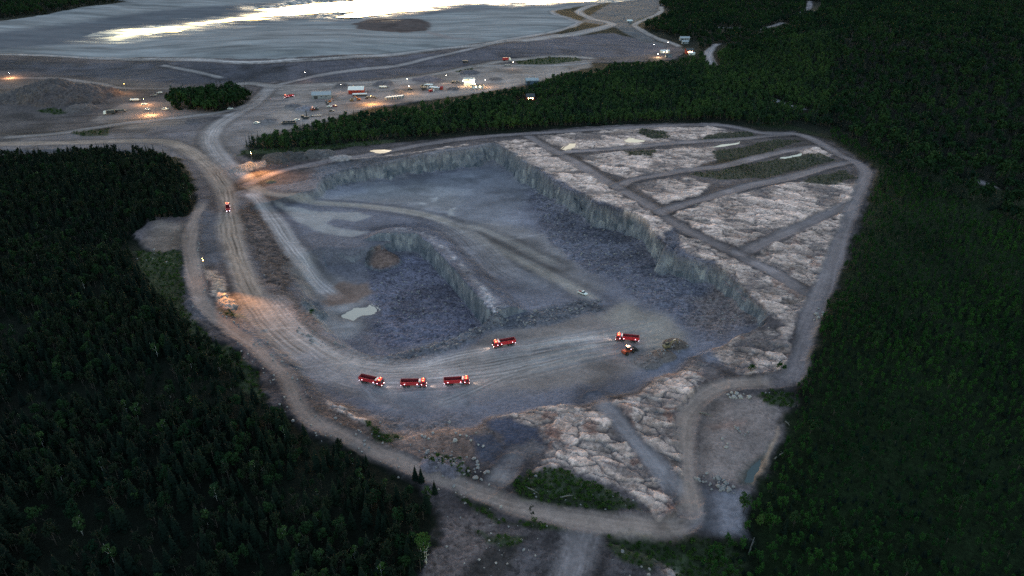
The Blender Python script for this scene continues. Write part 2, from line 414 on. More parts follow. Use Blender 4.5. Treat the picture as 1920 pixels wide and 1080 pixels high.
# bottom edge
patch([(835, 958), (890, 962), (960, 985), (1000, 1000), (940, 1010), (880, 1050), (850, 1100), (770, 1100), (820, 1030)], (.125, .103, .096), 5, 2, .9, rag=2, var=.5)
patch([(880, 1055), (930, 1015), (990, 1012), (975, 1060), (950, 1110), (860, 1110)], (.040, .036, .034), 5, 2, .7)
patch([(985, 1040), (1040, 1000), (1090, 995), (1110, 1010), (1160, 1030), (1230, 1060), (1260, 1120), (950, 1120)], (.086, .078, .080), 5, 2, .85, var=.6)
patch([(1225, 1035), (1250, 1040), (1262, 1085), (1230, 1070)], (.36, .32, .30), 3, 3, .9, rag=2)

# --- bare bedrock
ROCKS = [
    [(1005, 254), (1060, 250), (1150, 243), (1250, 238), (1340, 237), (1400, 254), (1280, 264), (1200, 272), (1140, 277), (1072, 281), (1030, 270)],
    [(1085, 291), (1150, 286), (1280, 276), (1340, 274), (1345, 300), (1310, 313), (1230, 325), (1178, 335), (1130, 320)],
    [(1190, 346), (1240, 335), (1290, 332), (1335, 345), (1320, 362), (1280, 374), (1240, 386)],
    [(1258, 404), (1330, 378), (1400, 357), (1480, 342), (1560, 340), (1606, 342), (1592, 380), (1500, 417), (1440, 442), (1385, 466), (1330, 444)],
    [(1408, 482), (1440, 461), (1490, 440), (1560, 408), (1588, 404), (1570, 450), (1545, 510), (1532, 545), (1480, 520)],
    [(928, 266), (985, 262), (1008, 274), (1040, 292), (1075, 308), (1110, 331), (1150, 356), (1220, 395), (1255, 425), (1240, 452), (1210, 430), (1180, 402), (1100, 368), (1040, 335), (1000, 310), (960, 284)],
    [(1272, 440), (1320, 455), (1390, 490), (1450, 520), (1510, 560), (1510, 580), (1485, 620), (1455, 600), (1400, 545), (1340, 492), (1282, 478)],
    [(888, 778), (920, 760), (945, 742), (1000, 734), (1050, 742), (1110, 750), (1150, 800), (1200, 852), (1242, 905), (1275, 960), (1235, 972), (1180, 920), (1080, 890), (1000, 880), (1028, 842), (1022, 806), (960, 786)],
    [(1150, 752), (1210, 702), (1300, 676), (1335, 690), (1310, 740), (1275, 775), (1272, 840), (1278, 900), (1230, 850), (1190, 800)],
    [(1325, 642), (1400, 618), (1480, 612), (1492, 650), (1472, 695), (1405, 705), (1350, 680)],
    [(606, 740), (650, 752), (692, 782), (680, 797), (628, 782)],
    [(383, 506), (405, 508), (420, 530), (432, 556), (450, 575), (440, 586), (414, 572), (394, 545)],
    [(560, 318), (620, 305), (700, 296), (780, 287), (880, 272), (880, 270), (780, 284), (700, 292), (620, 300), (560, 312)],
    [(1495, 284), (1530, 276), (1560, 290), (1545, 300), (1520, 300)],
    [(1215, 1035), (1245, 1040), (1262, 1080), (1235, 1072)],
]
ROCKM = np.zeros(GX.shape, f32)
for q in ROCKS:
    dd = sdf(unproj(q), 1.5) + 1.6 * PX_M + .8 * PX_F
    ROCKM = np.maximum(ROCKM, sstep(-1.0, 2.2, dd))
ROCKM *= (1 - sstep(.15, .5, PITMASK))
# beds run along a slanting strike: ridged, stretched relief
ca, sa = math.cos(-.42), math.sin(-.42)
ux = ca * GX + sa * GY + 3 * W1x; uy = -sa * GX + ca * GY + 3 * W1y
wxx = ux + 2.2 * fbm(GX / 7, GY / 7, 3, 101); wyy = uy + 1.6 * fbm(GX / 5 + 30, GY / 5, 3, 102)
c1, e1, id1 = cells(wxx / 11, wyy / 4.2, 300)            # long slabs
c2, e2, id2 = cells(wxx / 3.6 + 7, wyy / 1.7, 320)        # blocks within them
c3, e3, id3 = cells(wxx / 1.7 + 3, wyy / .95, 340)            # fine fractures
rm = fbm(GX / 22, GY / 22, 4, 121); rn = fbm(GX / 9, GY / 7, 3, 124)
rough_h = 1.0 * (id1 - .5) + .32 * (id2 - .5) + 1.0 * rm + .45 * rn - .55 * (1 - sstep(.02, .16, e1)) - .25 * (1 - sstep(.02, .18, e2))
soil = sstep(.10, .34, fbm(GX / 13 + 40, GY / 9, 4, 131) - .5 * rm)             # pockets of brown soil
crack = np.clip((1 - sstep(.02, .13, e1)) * .8 * sstep(-.35, .15, fbm(GX / 10, GY / 10, 2, 125)) + (1 - sstep(.02, .14, e2)) * .45 * sstep(-.1, .3, fbm(GX / 8 + 3, GY / 8, 2, 126)) * .7 + (1 - sstep(.03, .2, e3)) * .38 * sstep(0, .3, fbm(GX / 9 - 3, GY / 9, 2, 127)), 0, 1)
rust = sstep(.30, .52, fbm(GX / 7 + 90, GY / 7, 4, 141))
tone = (.60 + .62 * id1 + .24 * (id2 - .5) + .12 * PX_F + .40 * rn + .30 * rm)
rc = (np.array((.372, .282, .228), f32) * (1 - (id2 * .6)[..., None]) + np.array((.400, .332, .285), f32) * (id2 * .6)[..., None]) * np.clip((tone + .18 * (id3 - .5)) * (1.22 + .22 * sstep(300, 420, GY)), .3, 2.0)[..., None]
ck = .85 * crack[..., None]
rc = rc * (1 - ck) + np.array((.060, .050, .050), f32) * ck
so_ = (.88 * soil * (.6 + .4 * id2))[..., None]
rc = rc * (1 - so_) + np.array((.125, .105, .10), f32) * so_
front = sstep(420, 250, GY)
ru = (.6 * rust * (.2 + .8 * front))[..., None]
rc = rc * (1 - ru) + np.array((.16, .075, .052), f32) * ru
C3 = C3 * (1 - ROCKM[..., None]) + rc * ROCKM[..., None]
RELIEF = RELIEF * (1 - ROCKM) + .62 * ROCKM
KIND[ROCKM > .5] = K_ROCK
Z = Z + ROCKM * (rough_h * .8 + .35)
# heap of pale rock under the roadside lamp
heap = sstep(-1, 4, sdf(unproj(ROCKS[11]), 1.2))
Z = Z + heap * (1.0 + .9 * PX_M + .8 * PX_F)
C3 = C3 * (1 - heap[..., None] * .7) + np.array((.32, .27, .20), f32) * (1 + .5 * PX_F[..., None]) * heap[..., None] * .7

# --- grass and scrub
GRASS = {}
for key, q in (('a', [(1335, 284), (1390, 277), (1450, 262), (1508, 263), (1440, 286), (1380, 301), (1345, 306)]),
               ('b', [(1292, 327), (1350, 318), (1450, 299), (1535, 286), (1562, 300), (1500, 320), (1430, 334), (1350, 338)]),
               ('c', [(1500, 335), (1590, 318), (1606, 335), (1560, 346), (1515, 346)]),
               ('d', [(1200, 242), (1250, 248), (1260, 258), (1225, 262), (1195, 250)]),
               ('d2', [(1345, 250), (1400, 246), (1425, 257), (1340, 266), (1300, 264)]),
               ('d3', [(1165, 284), (1230, 280), (1220, 294), (1180, 291)]),
               ('e', [(950, 905), (1000, 878), (1040, 882), (1080, 892), (1140, 918), (1205, 948), (1208, 966), (1130, 962), (1050, 950), (985, 938)]),
               ('f', [(675, 793), (715, 798), (740, 808), (745, 825), (705, 832)]),
               ('g', [(795, 868), (820, 852), (860, 865), (895, 885), (890, 902), (850, 895)]),
               ('h', [(1415, 745), (1450, 730), (1485, 730), (1478, 762), (1440, 760)]),
               ('i', [(1112, 1000), (1280, 1005), (1390, 1010), (1405, 1090), (1280, 1090), (1240, 1050), (1150, 1020)]),
               ('j', [(845, 930), (880, 940), (950, 968), (1010, 982), (1080, 992), (1078, 1004), (1030, 998), (960, 984), (900, 965)]),
               ('r', [(1120, 1015), (1170, 1022), (1230, 1045), (1215, 1070), (1150, 1045)]),
               ('s', [(880, 1000), (940, 1005), (985, 1015), (960, 1030), (900, 1022)]),
               ('k', [(300, 470), (345, 470), (345, 520), (350, 590), (400, 635), (450, 665), (490, 705), (500, 745), (470, 740), (420, 690), (340, 640), (280, 560), (250, 470)]),
               ('l', [(400, 570), (425, 580), (448, 588), (470, 605), (450, 600), (420, 590)]),
               ('m', [(965, 113), (1020, 108), (1080, 107), (1095, 113), (1040, 120), (970, 121)]),
               ('n', [(140, 250), (160, 242), (205, 242), (205, 254), (150, 256)]),
               ('o', [(65, 208), (100, 202), (135, 212), (100, 215)]),
               ('p', [(845, 130), (880, 126), (890, 133), (855, 136)]),
               ('q', [(445, 292), (520, 290), (620, 279), (740, 268), (740, 262), (600, 272), (480, 282), (450, 284)])):
    dd = sdf(unproj(q), 1.5) + 1.2 * PX_M + .6 * PX_F
    g = sstep(-1, 1.5, dd)
    GRASS[key] = g
    paint(g * .92, (.038, .052, .026) if key not in 'abcd2d3' else (.030, .036, .024), .8, K_GROUND, .5)
right_field = sstep(-3, 6, sdf(unproj([(1500, 720), (1545, 590), (1605, 450), (1645, 320), (1560, 262), (1480, 244), (1400, 236), (1450, 225), (1800, 330), (2600, 600), (2600, 1300), (1400, 1300), (1402, 1000), (1420, 920), (1475, 800)]), 3, 60))
paint(right_field * (1 - site_m) * .9, (.009, .018, .006), .8, None, .5)

# --- roads (centre line, width in metres, colour, kind)
ROADM = np.zeros(GX.shape, f32)


def road(pts, width, col, kind, surf=None, tracks=2, amt=1.0, soft=2.4, flat=True, strength=.22, wob=.7, dz=0):
    global C3, RELIEF, Z, ROADM
    line = smooth_line(unproj(pts, surf, dz), 5)
    mb = bbox_sel(GX, GY, line, width * 1.5 + 6)
    if not mb.any():
        return
    X = GX[mb] + wob * W1x[mb]; Y = GY[mb] + wob * W1y[mb]
    d, s, o, v = seg_info(X, Y, [tuple(p) for p in line], False)
    hw = width / 2 * (1 + (.5 * (vnoise(s / 27.0, o * 0, 61) - .5) if width < 12 else 0))
    msk = (1 - sstep(hw - soft * .7, hw + soft * .9, d + .5 * PX_F[mb] + .8 * PX_M[mb])) * amt
    msk = msk * sstep(0, 9 if width < 12 else 25, s + .01 + 3 * PX_M[mb]) * sstep(0, 9 if width < 12 else 25, s.max() - s + 3 * PX_M[mb])
    ph = o / hw * math.pi * tracks
    oo = o + 1.3 * np.sin(s / 23.0 + 1.7 * np.sin(s / 61.0))
    rut = np.cos(oo / hw * math.pi * tracks) * .55 * vnoise(s / 40.0, o * .2, 6) + 1.3 * (vnoise(oo * 1.1, s / 46.0, 5) - .5) + 1.0 * (vnoise(oo * 2.3, s / 30.0, 12) - .5) + .8 * (vnoise(o * .4, s / 19.0, 8) - .5) + .7 * PX_M[mb] + .5 * PX_F[mb]
    if width > 8 or kind == K_FLOOR:
        rs_ = np.random.RandomState(int(width * 10 + len(pts) * 7))
        for j in range(int(3 + width * .7)):                     # wheel tracks of single vehicles, wandering across the width
            c0 = rs_.uniform(-.9, .9) * hw; a_ = rs_.uniform(.3, 1.6); lam = rs_.uniform(18, 60); ph_ = rs_.uniform(0, 6.28); sg = rs_.choice([-1.0, -.8, 1.0, .7])
            cc_ = c0 + a_ * np.sin(s / lam + ph_); fade = sstep(.3, .6, vnoise(s / 60.0, c0 * 9, 15 + j))
            for q_ in (-1.05, 1.05):
                rut = rut + sg * 1.5 * fade * np.exp(-((o - cc_ - q_) / .42) ** 2)
    full = np.zeros(GX.shape, f32); full[mb] = msk
    verge = (sstep(hw - .5, hw + 1.5, d) * (1 - sstep(hw + 3, hw + 8, d + 1.5 * PX_M[mb])) * (.26 if kind != K_FLOOR else 0) * amt * (ROCKM[mb] < .3))
    C3[mb] *= (1 - verge)[:, None]
    c = np.array(col, f32) * (1 + strength * rut)[:, None]
    sub = C3[mb]; C3[mb] = sub * (1 - msk[:, None]) + c * msk[:, None]
    sub = RELIEF[mb]; RELIEF[mb] = sub * (1 - msk) + .18 * msk
    # low banks of pushed-up stones beside the road
    bank = np.exp(-((d - hw - 1.2) / .9) ** 2) * (.25 + .35 * PX_F[mb]) * (width < 12) * (soft < 3)
    Z[mb] += bank * amt
    kk = KIND[mb]; kk[msk > .5] = kind; KIND[mb] = kk
    ROADM = np.maximum(ROADM, full)


RC = (.250, .200, .168)
RP = (.190, .165, .160)
# rim tracks on the rock plateau
road([(985, 252), (1010, 268), (1040, 285), (1075, 302), (1110, 325), (1150, 348), (1200, 375), (1235, 397), (1270, 423), (1320, 447), (1370, 470), (1400, 485), (1440, 505), (1480, 530), (1522, 556)], 7, RP, K_PATH)
road([(1158, 350), (1185, 338), (1230, 329), (1280, 320), (1363, 310), (1430, 293), (1513, 277), (1548, 274)], 6.5, RP, K_PATH)
road([(1045, 288), (1073, 284), (1140, 280), (1207, 274), (1280, 267), (1380, 261), (1440, 255), (1487, 252)], 6.5, RP, K_PATH)
road([(1240, 398), (1280, 384), (1347, 366), (1397, 350), (1480, 333), (1563, 310), (1605, 303)], 6.5, RP, K_PATH)
road([(1387, 473), (1430, 457), (1480, 433), (1513, 420), (1563, 397), (1602, 380)], 7, RP, K_PATH)
road([(1117, 738), (1157, 787), (1200, 837), (1233, 873), (1268, 917), (1288, 955)], 6.5, (.225, .212, .215), K_PATH)
road([(1300, 690), (1330, 700), (1350, 718)], 6, RP, K_PATH)
road([(960, 870), (930, 905), (905, 925)], 6, (.225, .205, .195), K_PATH)
road([(1092, 965), (1089, 1005), (1078, 1050), (1060, 1110), (1050, 1180)], 9, (.200, .182, .180), K_PATH, soft=4)
# perimeter road
road([(380, 378), (366, 410), (358, 445), (361, 480), (366, 520), (373, 550), (387, 574), (411, 600), (446, 626), (480, 650), (511, 680), (537, 706), (554, 742), (572, 775),
      (600, 797), (640, 815), (690, 840), (745, 862), (800, 886), (850, 906), (900, 926), (950, 943), (1000, 958), (1050, 970), (1100, 978), (1160, 984), (1220, 987), (1275, 985), (1296, 965)], 6.0, RC, K_PATH)
road([(1275, 985), (1294, 962), (1292, 900), (1287, 850), (1284, 800), (1296, 765), (1326, 737), (1362, 722), (1420, 718), (1462, 714)], 6.0, RC, K_PATH)
road([(1452, 715), (1478, 708), (1494, 690), (1504, 660), (1518, 600), (1530, 565), (1547, 530), (1562, 490), (1583, 430), (1602, 380), (1618, 340), (1622, 322), (1606, 305), (1572, 290), (1542, 271), (1510, 256), (1480, 251), (1430, 250), (1385, 240),
      (1340, 234), (1250, 236), (1150, 241), (1000, 250), (900, 257), (800, 270), (740, 281), (690, 291), (640, 298), (580, 309), (530, 320), (490, 335), (455, 350)], 7.0, RP, K_PATH)
# yard roads
road([(512, 156), (483, 187), (460, 203), (417, 227), (397, 247), (393, 267), (417, 300), (443, 322), (467, 345)], 13, (.265, .245, .232), K_ROAD, soft=4)
road([(-300, 275), (0, 270), (150, 267), (250, 264), (310, 266), (350, 280), (385, 307), (410, 335), (425, 365), (428, 400), (430, 430), (440, 470), (455, 510), (470, 545), (490, 575), (520, 605), (560, 638), (610, 668), (660, 692)], 10, (.265, .214, .172), K_ROAD, soft=4, tracks=3, surf=lambda x, y: np.where(y > 430, z_out_f(x, y), np.minimum(z_out_f(x, y), z_in_f(x, y) + 0.5)))
road([(0, 258), (100, 251), (170, 241), (235, 231), (330, 221), (420, 209), (470, 195)], 8, (.245, .225, .21), K_ROAD, soft=4)
road([(0, 148), (60, 146), (120, 148), (180, 156), (230, 165), (330, 166), (470, 160)], 7, (.20, .175, .16), K_ROAD, soft=5)
road([(516, 160), (560, 150), (600, 141), (660, 132), (720, 126), (800, 110), (880, 92), (960, 76), (1080, 60), (1150, 46)], 7, (.27, .25, .24), K_ROAD, soft=3)
road([(430, 160), (470, 156), (520, 162), (620, 158), (720, 152), (820, 138), (900, 122), (965, 112), (1050, 105), (1120, 110)], 9, (.25, .228, .208), K_ROAD, soft=5)
road([(900, 124), (970, 123), (1040, 123), (1110, 117)], 6, (.26, .245, .235), K_ROAD, soft=3)
road([(300, 122), (350, 131), (420, 147)], 5, (.24, .23, .22), K_ROAD, soft=3)
road([(1240, 12), (1235, 26), (1190, 46), (1222, 66), (1260, 80), (1275, 88)], 9, (.27, .25, .23), K_ROAD, soft=3)
# crest of the dam
road([(-900, 108), (-300, 106), (0, 102), (120, 106), (270, 111), (420, 115), (540, 113), (650, 107), (800, 94), (900, 84), (965, 72), (1050, 56), (1086, 43), (1062, 32), (1040, 18), (1150, 2)], 9, (.30, .285, .27), K_ROAD, soft=4)
road([(1120, 8), (1085, 20), (1110, 34), (1148, 46), (1090, 62), (960, 78)], 14, (.29, .27, .255), K_ROAD, soft=5)
# forest roads
road([(1346, 80), (1332, 92), (1328, 105), (1338, 122)], 10, (.28, .26, .25), K_ROAD, soft=3)
road([(1420, 56), (1450, 47), (1468, 40)], 9, (.2, .19, .18), K_ROAD, soft=3)
road([(1518, 2), (1516, 14), (1503, 24)], 9, (.22, .2, .2), K_ROAD, soft=3)
road([(1338, 51), (1392, 52)], 9, (.18, .17, .17), K_ROAD, soft=4)
road([(1446, 184), (1475, 196), (1510, 209)], 6, (.27, .26, .25), K_ROAD, soft=2)
road([(1820, 331), (1850, 343), (1880, 356)], 7, (.15, .14, .14), K_ROAD, soft=3)
# road down into the pit, branch into the deeper pit
road([(465, 347), (490, 361), (520, 371), (600, 380), (680, 386), (760, 396), (820, 409), (860, 426), (900, 450), (950, 476), (1000, 501), (1050, 527), (1090, 549), (1120, 566)], 7, (.275, .255, .225), K_ROAD, surf=in_surf, soft=3)
road([(820, 412), (870, 440), (910, 475), (950, 510), (1000, 530)], 16, (.215, .205, .200), K_ROAD, surf=in_surf, soft=7, amt=.7)
road([(868, 420), (930, 440), (990, 470), (1050, 500)], 5, (.25, .235, .21), K_ROAD, surf=in_surf, soft=3, amt=.8)
road([(455, 362), (470, 362), (492, 385), (520, 420), (545, 460), (572, 492), (600, 520), (625, 540)], 9, (.250, .235, .225), K_ROAD, surf=lambda x, y: z_in_f(x, y) - 3 * sstep(330, 290, y), soft=3)
# wheel tracks over the truck level
TR = (.262, .245, .228)
road([(470, 545), (520, 607), (580, 655), (650, 695), (730, 710), (820, 702), (920, 690), (1010, 672), (1100, 650), (1180, 645)], 20, TR, K_FLOOR, surf=in_surf, tracks=6, soft=9, amt=.8, strength=.30)
road([(620, 672), (700, 688), (780, 690), (880, 668), (980, 655), (1100, 640), (1190, 632)], 9, (.285, .265, .245), K_FLOOR, surf=in_surf, tracks=4, soft=6, amt=.6, strength=.3)
road([(560, 655), (640, 712), (720, 724), (820, 724), (900, 716)], 9, (.20, .195, .20), K_FLOOR, surf=in_surf, tracks=4, soft=5, amt=.7, strength=.3)
road([(800, 760), (880, 735), (960, 700), (1060, 670), (1140, 652)], 6, (.275, .258, .240), K_FLOOR, surf=in_surf, tracks=3, soft=5, amt=.5, strength=.3)
road([(655, 690), (690, 735), (720, 762)], 4, (.235, .225, .225), K_FLOOR, surf=in_surf, tracks=2, soft=2, amt=.6)
for k in range(7):
    y0 = 612 + k * 9
    road([(960 + 8 * k, y0 + 34), (1060, y0 + 20), (1150, y0 + 4), (1230, y0 - 14)], 2.2, (.275, .26, .24) if k % 2 else (.18, .178, .185), K_FLOOR, surf=in_surf, tracks=2, soft=1.2, amt=.4, flat=False)

blot = sstep(.05, .5, fbm(GX / 38 + 5, GY / 26, 5, 211)) * site_m * (1 - ROCKM) * (1 - PONDM) * (1 - .5 * ROADM)
C3 *= (1 - .38 * blot)[..., None]
pale = sstep(.12, .5, fbm(GX / 30 - 9, GY / 22 + 4, 5, 221)) * site_m * (1 - ROCKM) * (1 - PONDM)
C3 *= (1 + .28 * pale)[..., None]
yardscar = sstep(.2, .5, fbm((GX * .97 + GY * .25) / 60, (GY * .97 - GX * .25) / 7, 4, 251)) * site_m * (GY > 560) * (1 - PONDM)
C3 *= (1 - .33 * yardscar)[..., None]
scar = sstep(.25, .6, fbm((GX * .94 + GY * .34) / 34, (GY * .94 - GX * .34) / 2.4, 3, 231)) * sstep(.0, .4, fbm(GX / 50, GY / 40, 3, 241) + .1) * PITMASK * (RELIEF < .5)
C3 *= (1 + .30 * scar)[..., None]
# ---------------- relief details
rubble = np.clip(RELIEF - .5, 0, .5) * 2 * (1 - ROCKM)
near = sstep(900, 300, GY)
Z = Z + rubble * (.45 * PX_M + .32 * PX_F + .18 * fbm(GX / .9, GY / .9, 2, 151)) * (PITMASK * .9 + .35) * near
drift = np.clip(fbm(GX / 14 + .35 * GY / 14, GY / 5.5 - .25 * GX / 14, 3, 161), -1, 1)
muck = sstep(.75, 1., RELIEF) * PITMASK
Z = Z + muck * drift * .8
Z = Z + (1 - ROADM) * (.35 * PX_N + .12 * PX_M) * (1 - .8 * PITMASK) * (1 - PONDM)
wild = (1 - site_m)
Z = Z + wild * 3.0 * fbm(GX / 120, GY / 120, 3, 171) * sstep(0, 1, 1 - site_m)
# brown mound beside the rock wall
mound = unproj([(716, 466)], z_in_f, 2)[0]
rr = np.hypot(GX - mound[0], (GY - mound[1]) * .9) + 1.5 * W1x
mnd = np.clip(1 - (rr / 10.5) ** 2, 0, 1) ** .7
Z = Z + 5 * mnd
paint(sstep(.05, .5, mnd), (.150, .105, .085), .8, None, .3)
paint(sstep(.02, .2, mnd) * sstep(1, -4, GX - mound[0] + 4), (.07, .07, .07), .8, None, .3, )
# stockpiles
for (px, py, r_, h_, c_) in ((1268, 648, 6, 2.6, (.11, .09, .075)), (1245, 668, 6, 1.6, (.13, .11, .095)), (1215, 680, 6, 1.2, (.14, .125, .115)), (583, 560, 6, 3, (.11, .12, .125)), (575, 206, 12, 4, (.18, .175, .19)),
                             (520, 300, 14, 4, (.06, .062, .06)), (560, 296, 12, 4, (.058, .06, .06)), (600, 292, 12, 4, (.09, .09, .09)), (130, 178, 45, 9, (.085, .075, .072)), (60, 180, 40, 7, (.085, .078, .075)), (800, 150, 20, 4, (.14, .13, .14)), (455, 318, 9, 3.2, (.24, .23, .22)), (480, 312, 7, 2.4, (.24, .225, .215)), (508, 341, 4, 1.2, (.10, .09, .06)),
                             (640, 298, 8, 2, (.25, .235, .225)), (640, 163, 9, 4, (.14, .13, .13)), (720, 158, 12, 4, (.12, .115, .12)), (745, 172, 7, 3, (.17, .15, .13)), (850, 168, 8, 3, (.11, .10, .10)), (880, 138, 14, 4, (.10, .10, .11)), (700, 172, 7, 3, (.20, .18, .165)), (550, 200, 9, 3, (.13, .125, .13)), (505, 228, 8, 3, (.15, .14, .14)), (930, 150, 9, 3, (.13, .12, .115)), (150, 205, 16, 4, (.10, .09, .085)), (365, 228, 9, 3, (.11, .10, .10)), (850, 880, 5, 1.6, (.13, .12, .13)), (810, 872, 5, 1.5, (.13, .12, .13))):
    c = unproj([(px, py)], in_surf if 1000 < px < 1300 and py > 600 else None)[0]
    rr = np.hypot(GX - c[0], GY - c[1]) + r_ * .25 * W1x + r_ * .12 * PX_M
    b_ = np.clip(1 - (rr / r_) ** 2, 0, 1)
    Z = Z + h_ * b_ ** .8 * (1 + .15 * PX_F)
    paint(sstep(.02, .25, b_), c_, .8, None, .3)

# ---------------- pools: hollows in the ground, a water sheet lies in each
POOLS = []


def pool(pts, drop, level, surf=None, warp=1.0, rag=0.0):
    """sink the ground inside the outline; returns the level of the water"""
    global Z
    p = unproj(pts, surf)
    d = sdf(p, warp)
    if rag:
        d = d - (9 if rag > 1 else 0) + rag * fbm(GX / 75, GY / 40, 5, 181) + rag * .45 * fbm(GX / 22, GY / 10, 3, 182)
    k = sstep(-.8, .8, d / (1.0 if rag < 1 else 4.0))
    inn = k > .5
    if not inn.any():
        return
    z0 = float(np.median(Z[inn])) if level is None else level
    global C3
    wetring = sstep(-3.5 if rag < 1 else -40, 0, d) * (.45 if rag < 1 else .35)
    C3 = C3 * (1 - wetring[..., None]) + C3 * np.array((.50, .42, .36), f32) * wetring[..., None]
    if rag > 1:
        SHINE[:] = np.maximum(SHINE, sstep(-75, 3, d + 16 * fbm(GX / 60, GY / 18, 4, 183)) * PONDM)
    flat = sstep(-8 - rag * .3, 0, d)
    Z = Z * (1 - flat) + (z0 + np.clip(Z - z0, -.1, .25) * .5) * flat
    Z = Z - drop * k
    lo = p.min(0) - 3 - rag; hi = p.max(0) + 3 + rag
    POOLS.append((p, z0 - .25 * drop, rag, inn))
    return k


WATER = [(198, 73), (225, 63), (270, 56), (330, 48), (430, 33), (475, 28), (500, 22), (490, 16), (530, 8), (600, -2), (680, -10), (900, -14), (1180, -14), (1135, 3), (1060, 5), (1000, 7), (880, 4), (830, 9), (792, 17),
         (745, 26), (720, 30), (650, 33), (690, 26), (706, 18), (640, 20), (590, 26), (520, 31), (450, 38), (340, 54), (260, 67), (208, 75)]
pool(WATER, .8, 22.0, rag=62.0)
pool([(642, 588), (660, 579), (690, 575), (705, 584), (700, 592), (680, 595), (662, 598)], .4, None, deep_surf, 2.2)
pool([(694, 284), (704, 281), (722, 280), (736, 281), (728, 284), (712, 287)], .5, None, None, 1.0)
pool([(1056, 281), (1068, 271), (1082, 270), (1078, 277), (1062, 282)], .4, None, None, 1.2)
pool([(1168, 264), (1180, 261), (1200, 262), (1208, 265), (1192, 268), (1174, 267)], .4, None, None, 1.2)
pool([(1336, 276), (1355, 271), (1386, 268), (1380, 271), (1355, 275)], .5, None, None, .7)
pool([(1460, 296), (1480, 293), (1503, 289), (1498, 292), (1470, 297)], .4, None, None, .7)
pool([(1400, 905), (1405, 880), (1425, 855), (1425, 870), (1412, 905)], .4, None, None, .8)

ROWS = np.arange(NR)


def ground_z(x, y):
    x = np.asarray(x, float); y = np.asarray(y, float)
    r = np.clip(np.interp(y, ys, ROWS), 0, NR - 1.001); c = np.clip(np.interp(x / fan(y), us, np.arange(NC)), 0, NC - 1.001)
    r0 = r.astype(int); c0 = c.astype(int); fr = r - r0; fc = c - c0
    return (Z[r0, c0] * (1 - fr) * (1 - fc) + Z[r0 + 1, c0] * fr * (1 - fc) + Z[r0, c0 + 1] * (1 - fr) * fc + Z[r0 + 1, c0 + 1] * fr * fc)


def grid_at(A, x, y):
    r = np.clip(np.rint(np.interp(y, ys, ROWS)).astype(int), 0, NR - 1)
    c = np.clip(np.rint(np.interp(np.asarray(x) / fan(y), us, np.arange(NC))).astype(int), 0, NC - 1)
    return A[r, c]


def spot(px, py, dz=0.0):
    """the point of the ground seen at (px, py)"""
    z = 5.0
    for _ in range(30):
        x, y = at_height(px, py, z + dz)
        z = .6 * z + .4 * float(ground_z(x, y))
    return float(x), float(y), float(ground_z(x, y))
# ------------------------------------------------------------------ materials
def new_mat(name):
    m_ = bpy.data.materials.new(name); m_.use_nodes = True
    nt = m_.node_tree; b = nt.nodes['Principled BSDF']
    return m_, nt, b


def N(nt, typ, **kw):
    n = nt.nodes.new(typ)
    for k, v in kw.items():
        setattr(n, k, v)
    return n


def math_node(nt, op, a, b=None, clamp=False):
    n = nt.nodes.new('ShaderNodeMath'); n.operation = op; n.use_clamp = clamp
    for i, v in enumerate((a, b)):
        if v is None:
            continue
        if isinstance(v, (int, float)):
            n.inputs[i].default_value = v
        else:
            nt.links.new(v, n.inputs[i])
    return n.outputs[0]


def noise(nt, vec, scale, detail=4, rough=.55):
    n = nt.nodes.new('ShaderNodeTexNoise'); n.inputs['Scale'].default_value = scale
    n.inputs['Detail'].default_value = detail; n.inputs['Roughness'].default_value = rough
    if vec is not None:
        nt.links.new(vec, n.inputs['Vector'])
    return n.outputs['Fac']


def mixcol(nt, fac, a, b, blend='MIX'):
    n = nt.nodes.new('ShaderNodeMix'); n.data_type = 'RGBA'; n.blend_type = blend
    for sock, v in ((n.inputs[0], fac), (n.inputs[6], a), (n.inputs[7], b)):
        if isinstance(v, (int, float)):
            sock.default_value = v
        elif isinstance(v, tuple):
            sock.default_value = v + (1,) if len(v) == 3 else v
        else:
            nt.links.new(v, sock)
    return n.outputs[2]


def map_vec(nt, vec, scale):
    n = nt.nodes.new('ShaderNodeMapping'); n.inputs['Scale'].default_value = scale
    nt.links.new(vec, n.inputs['Vector'])
    return n.outputs[0]


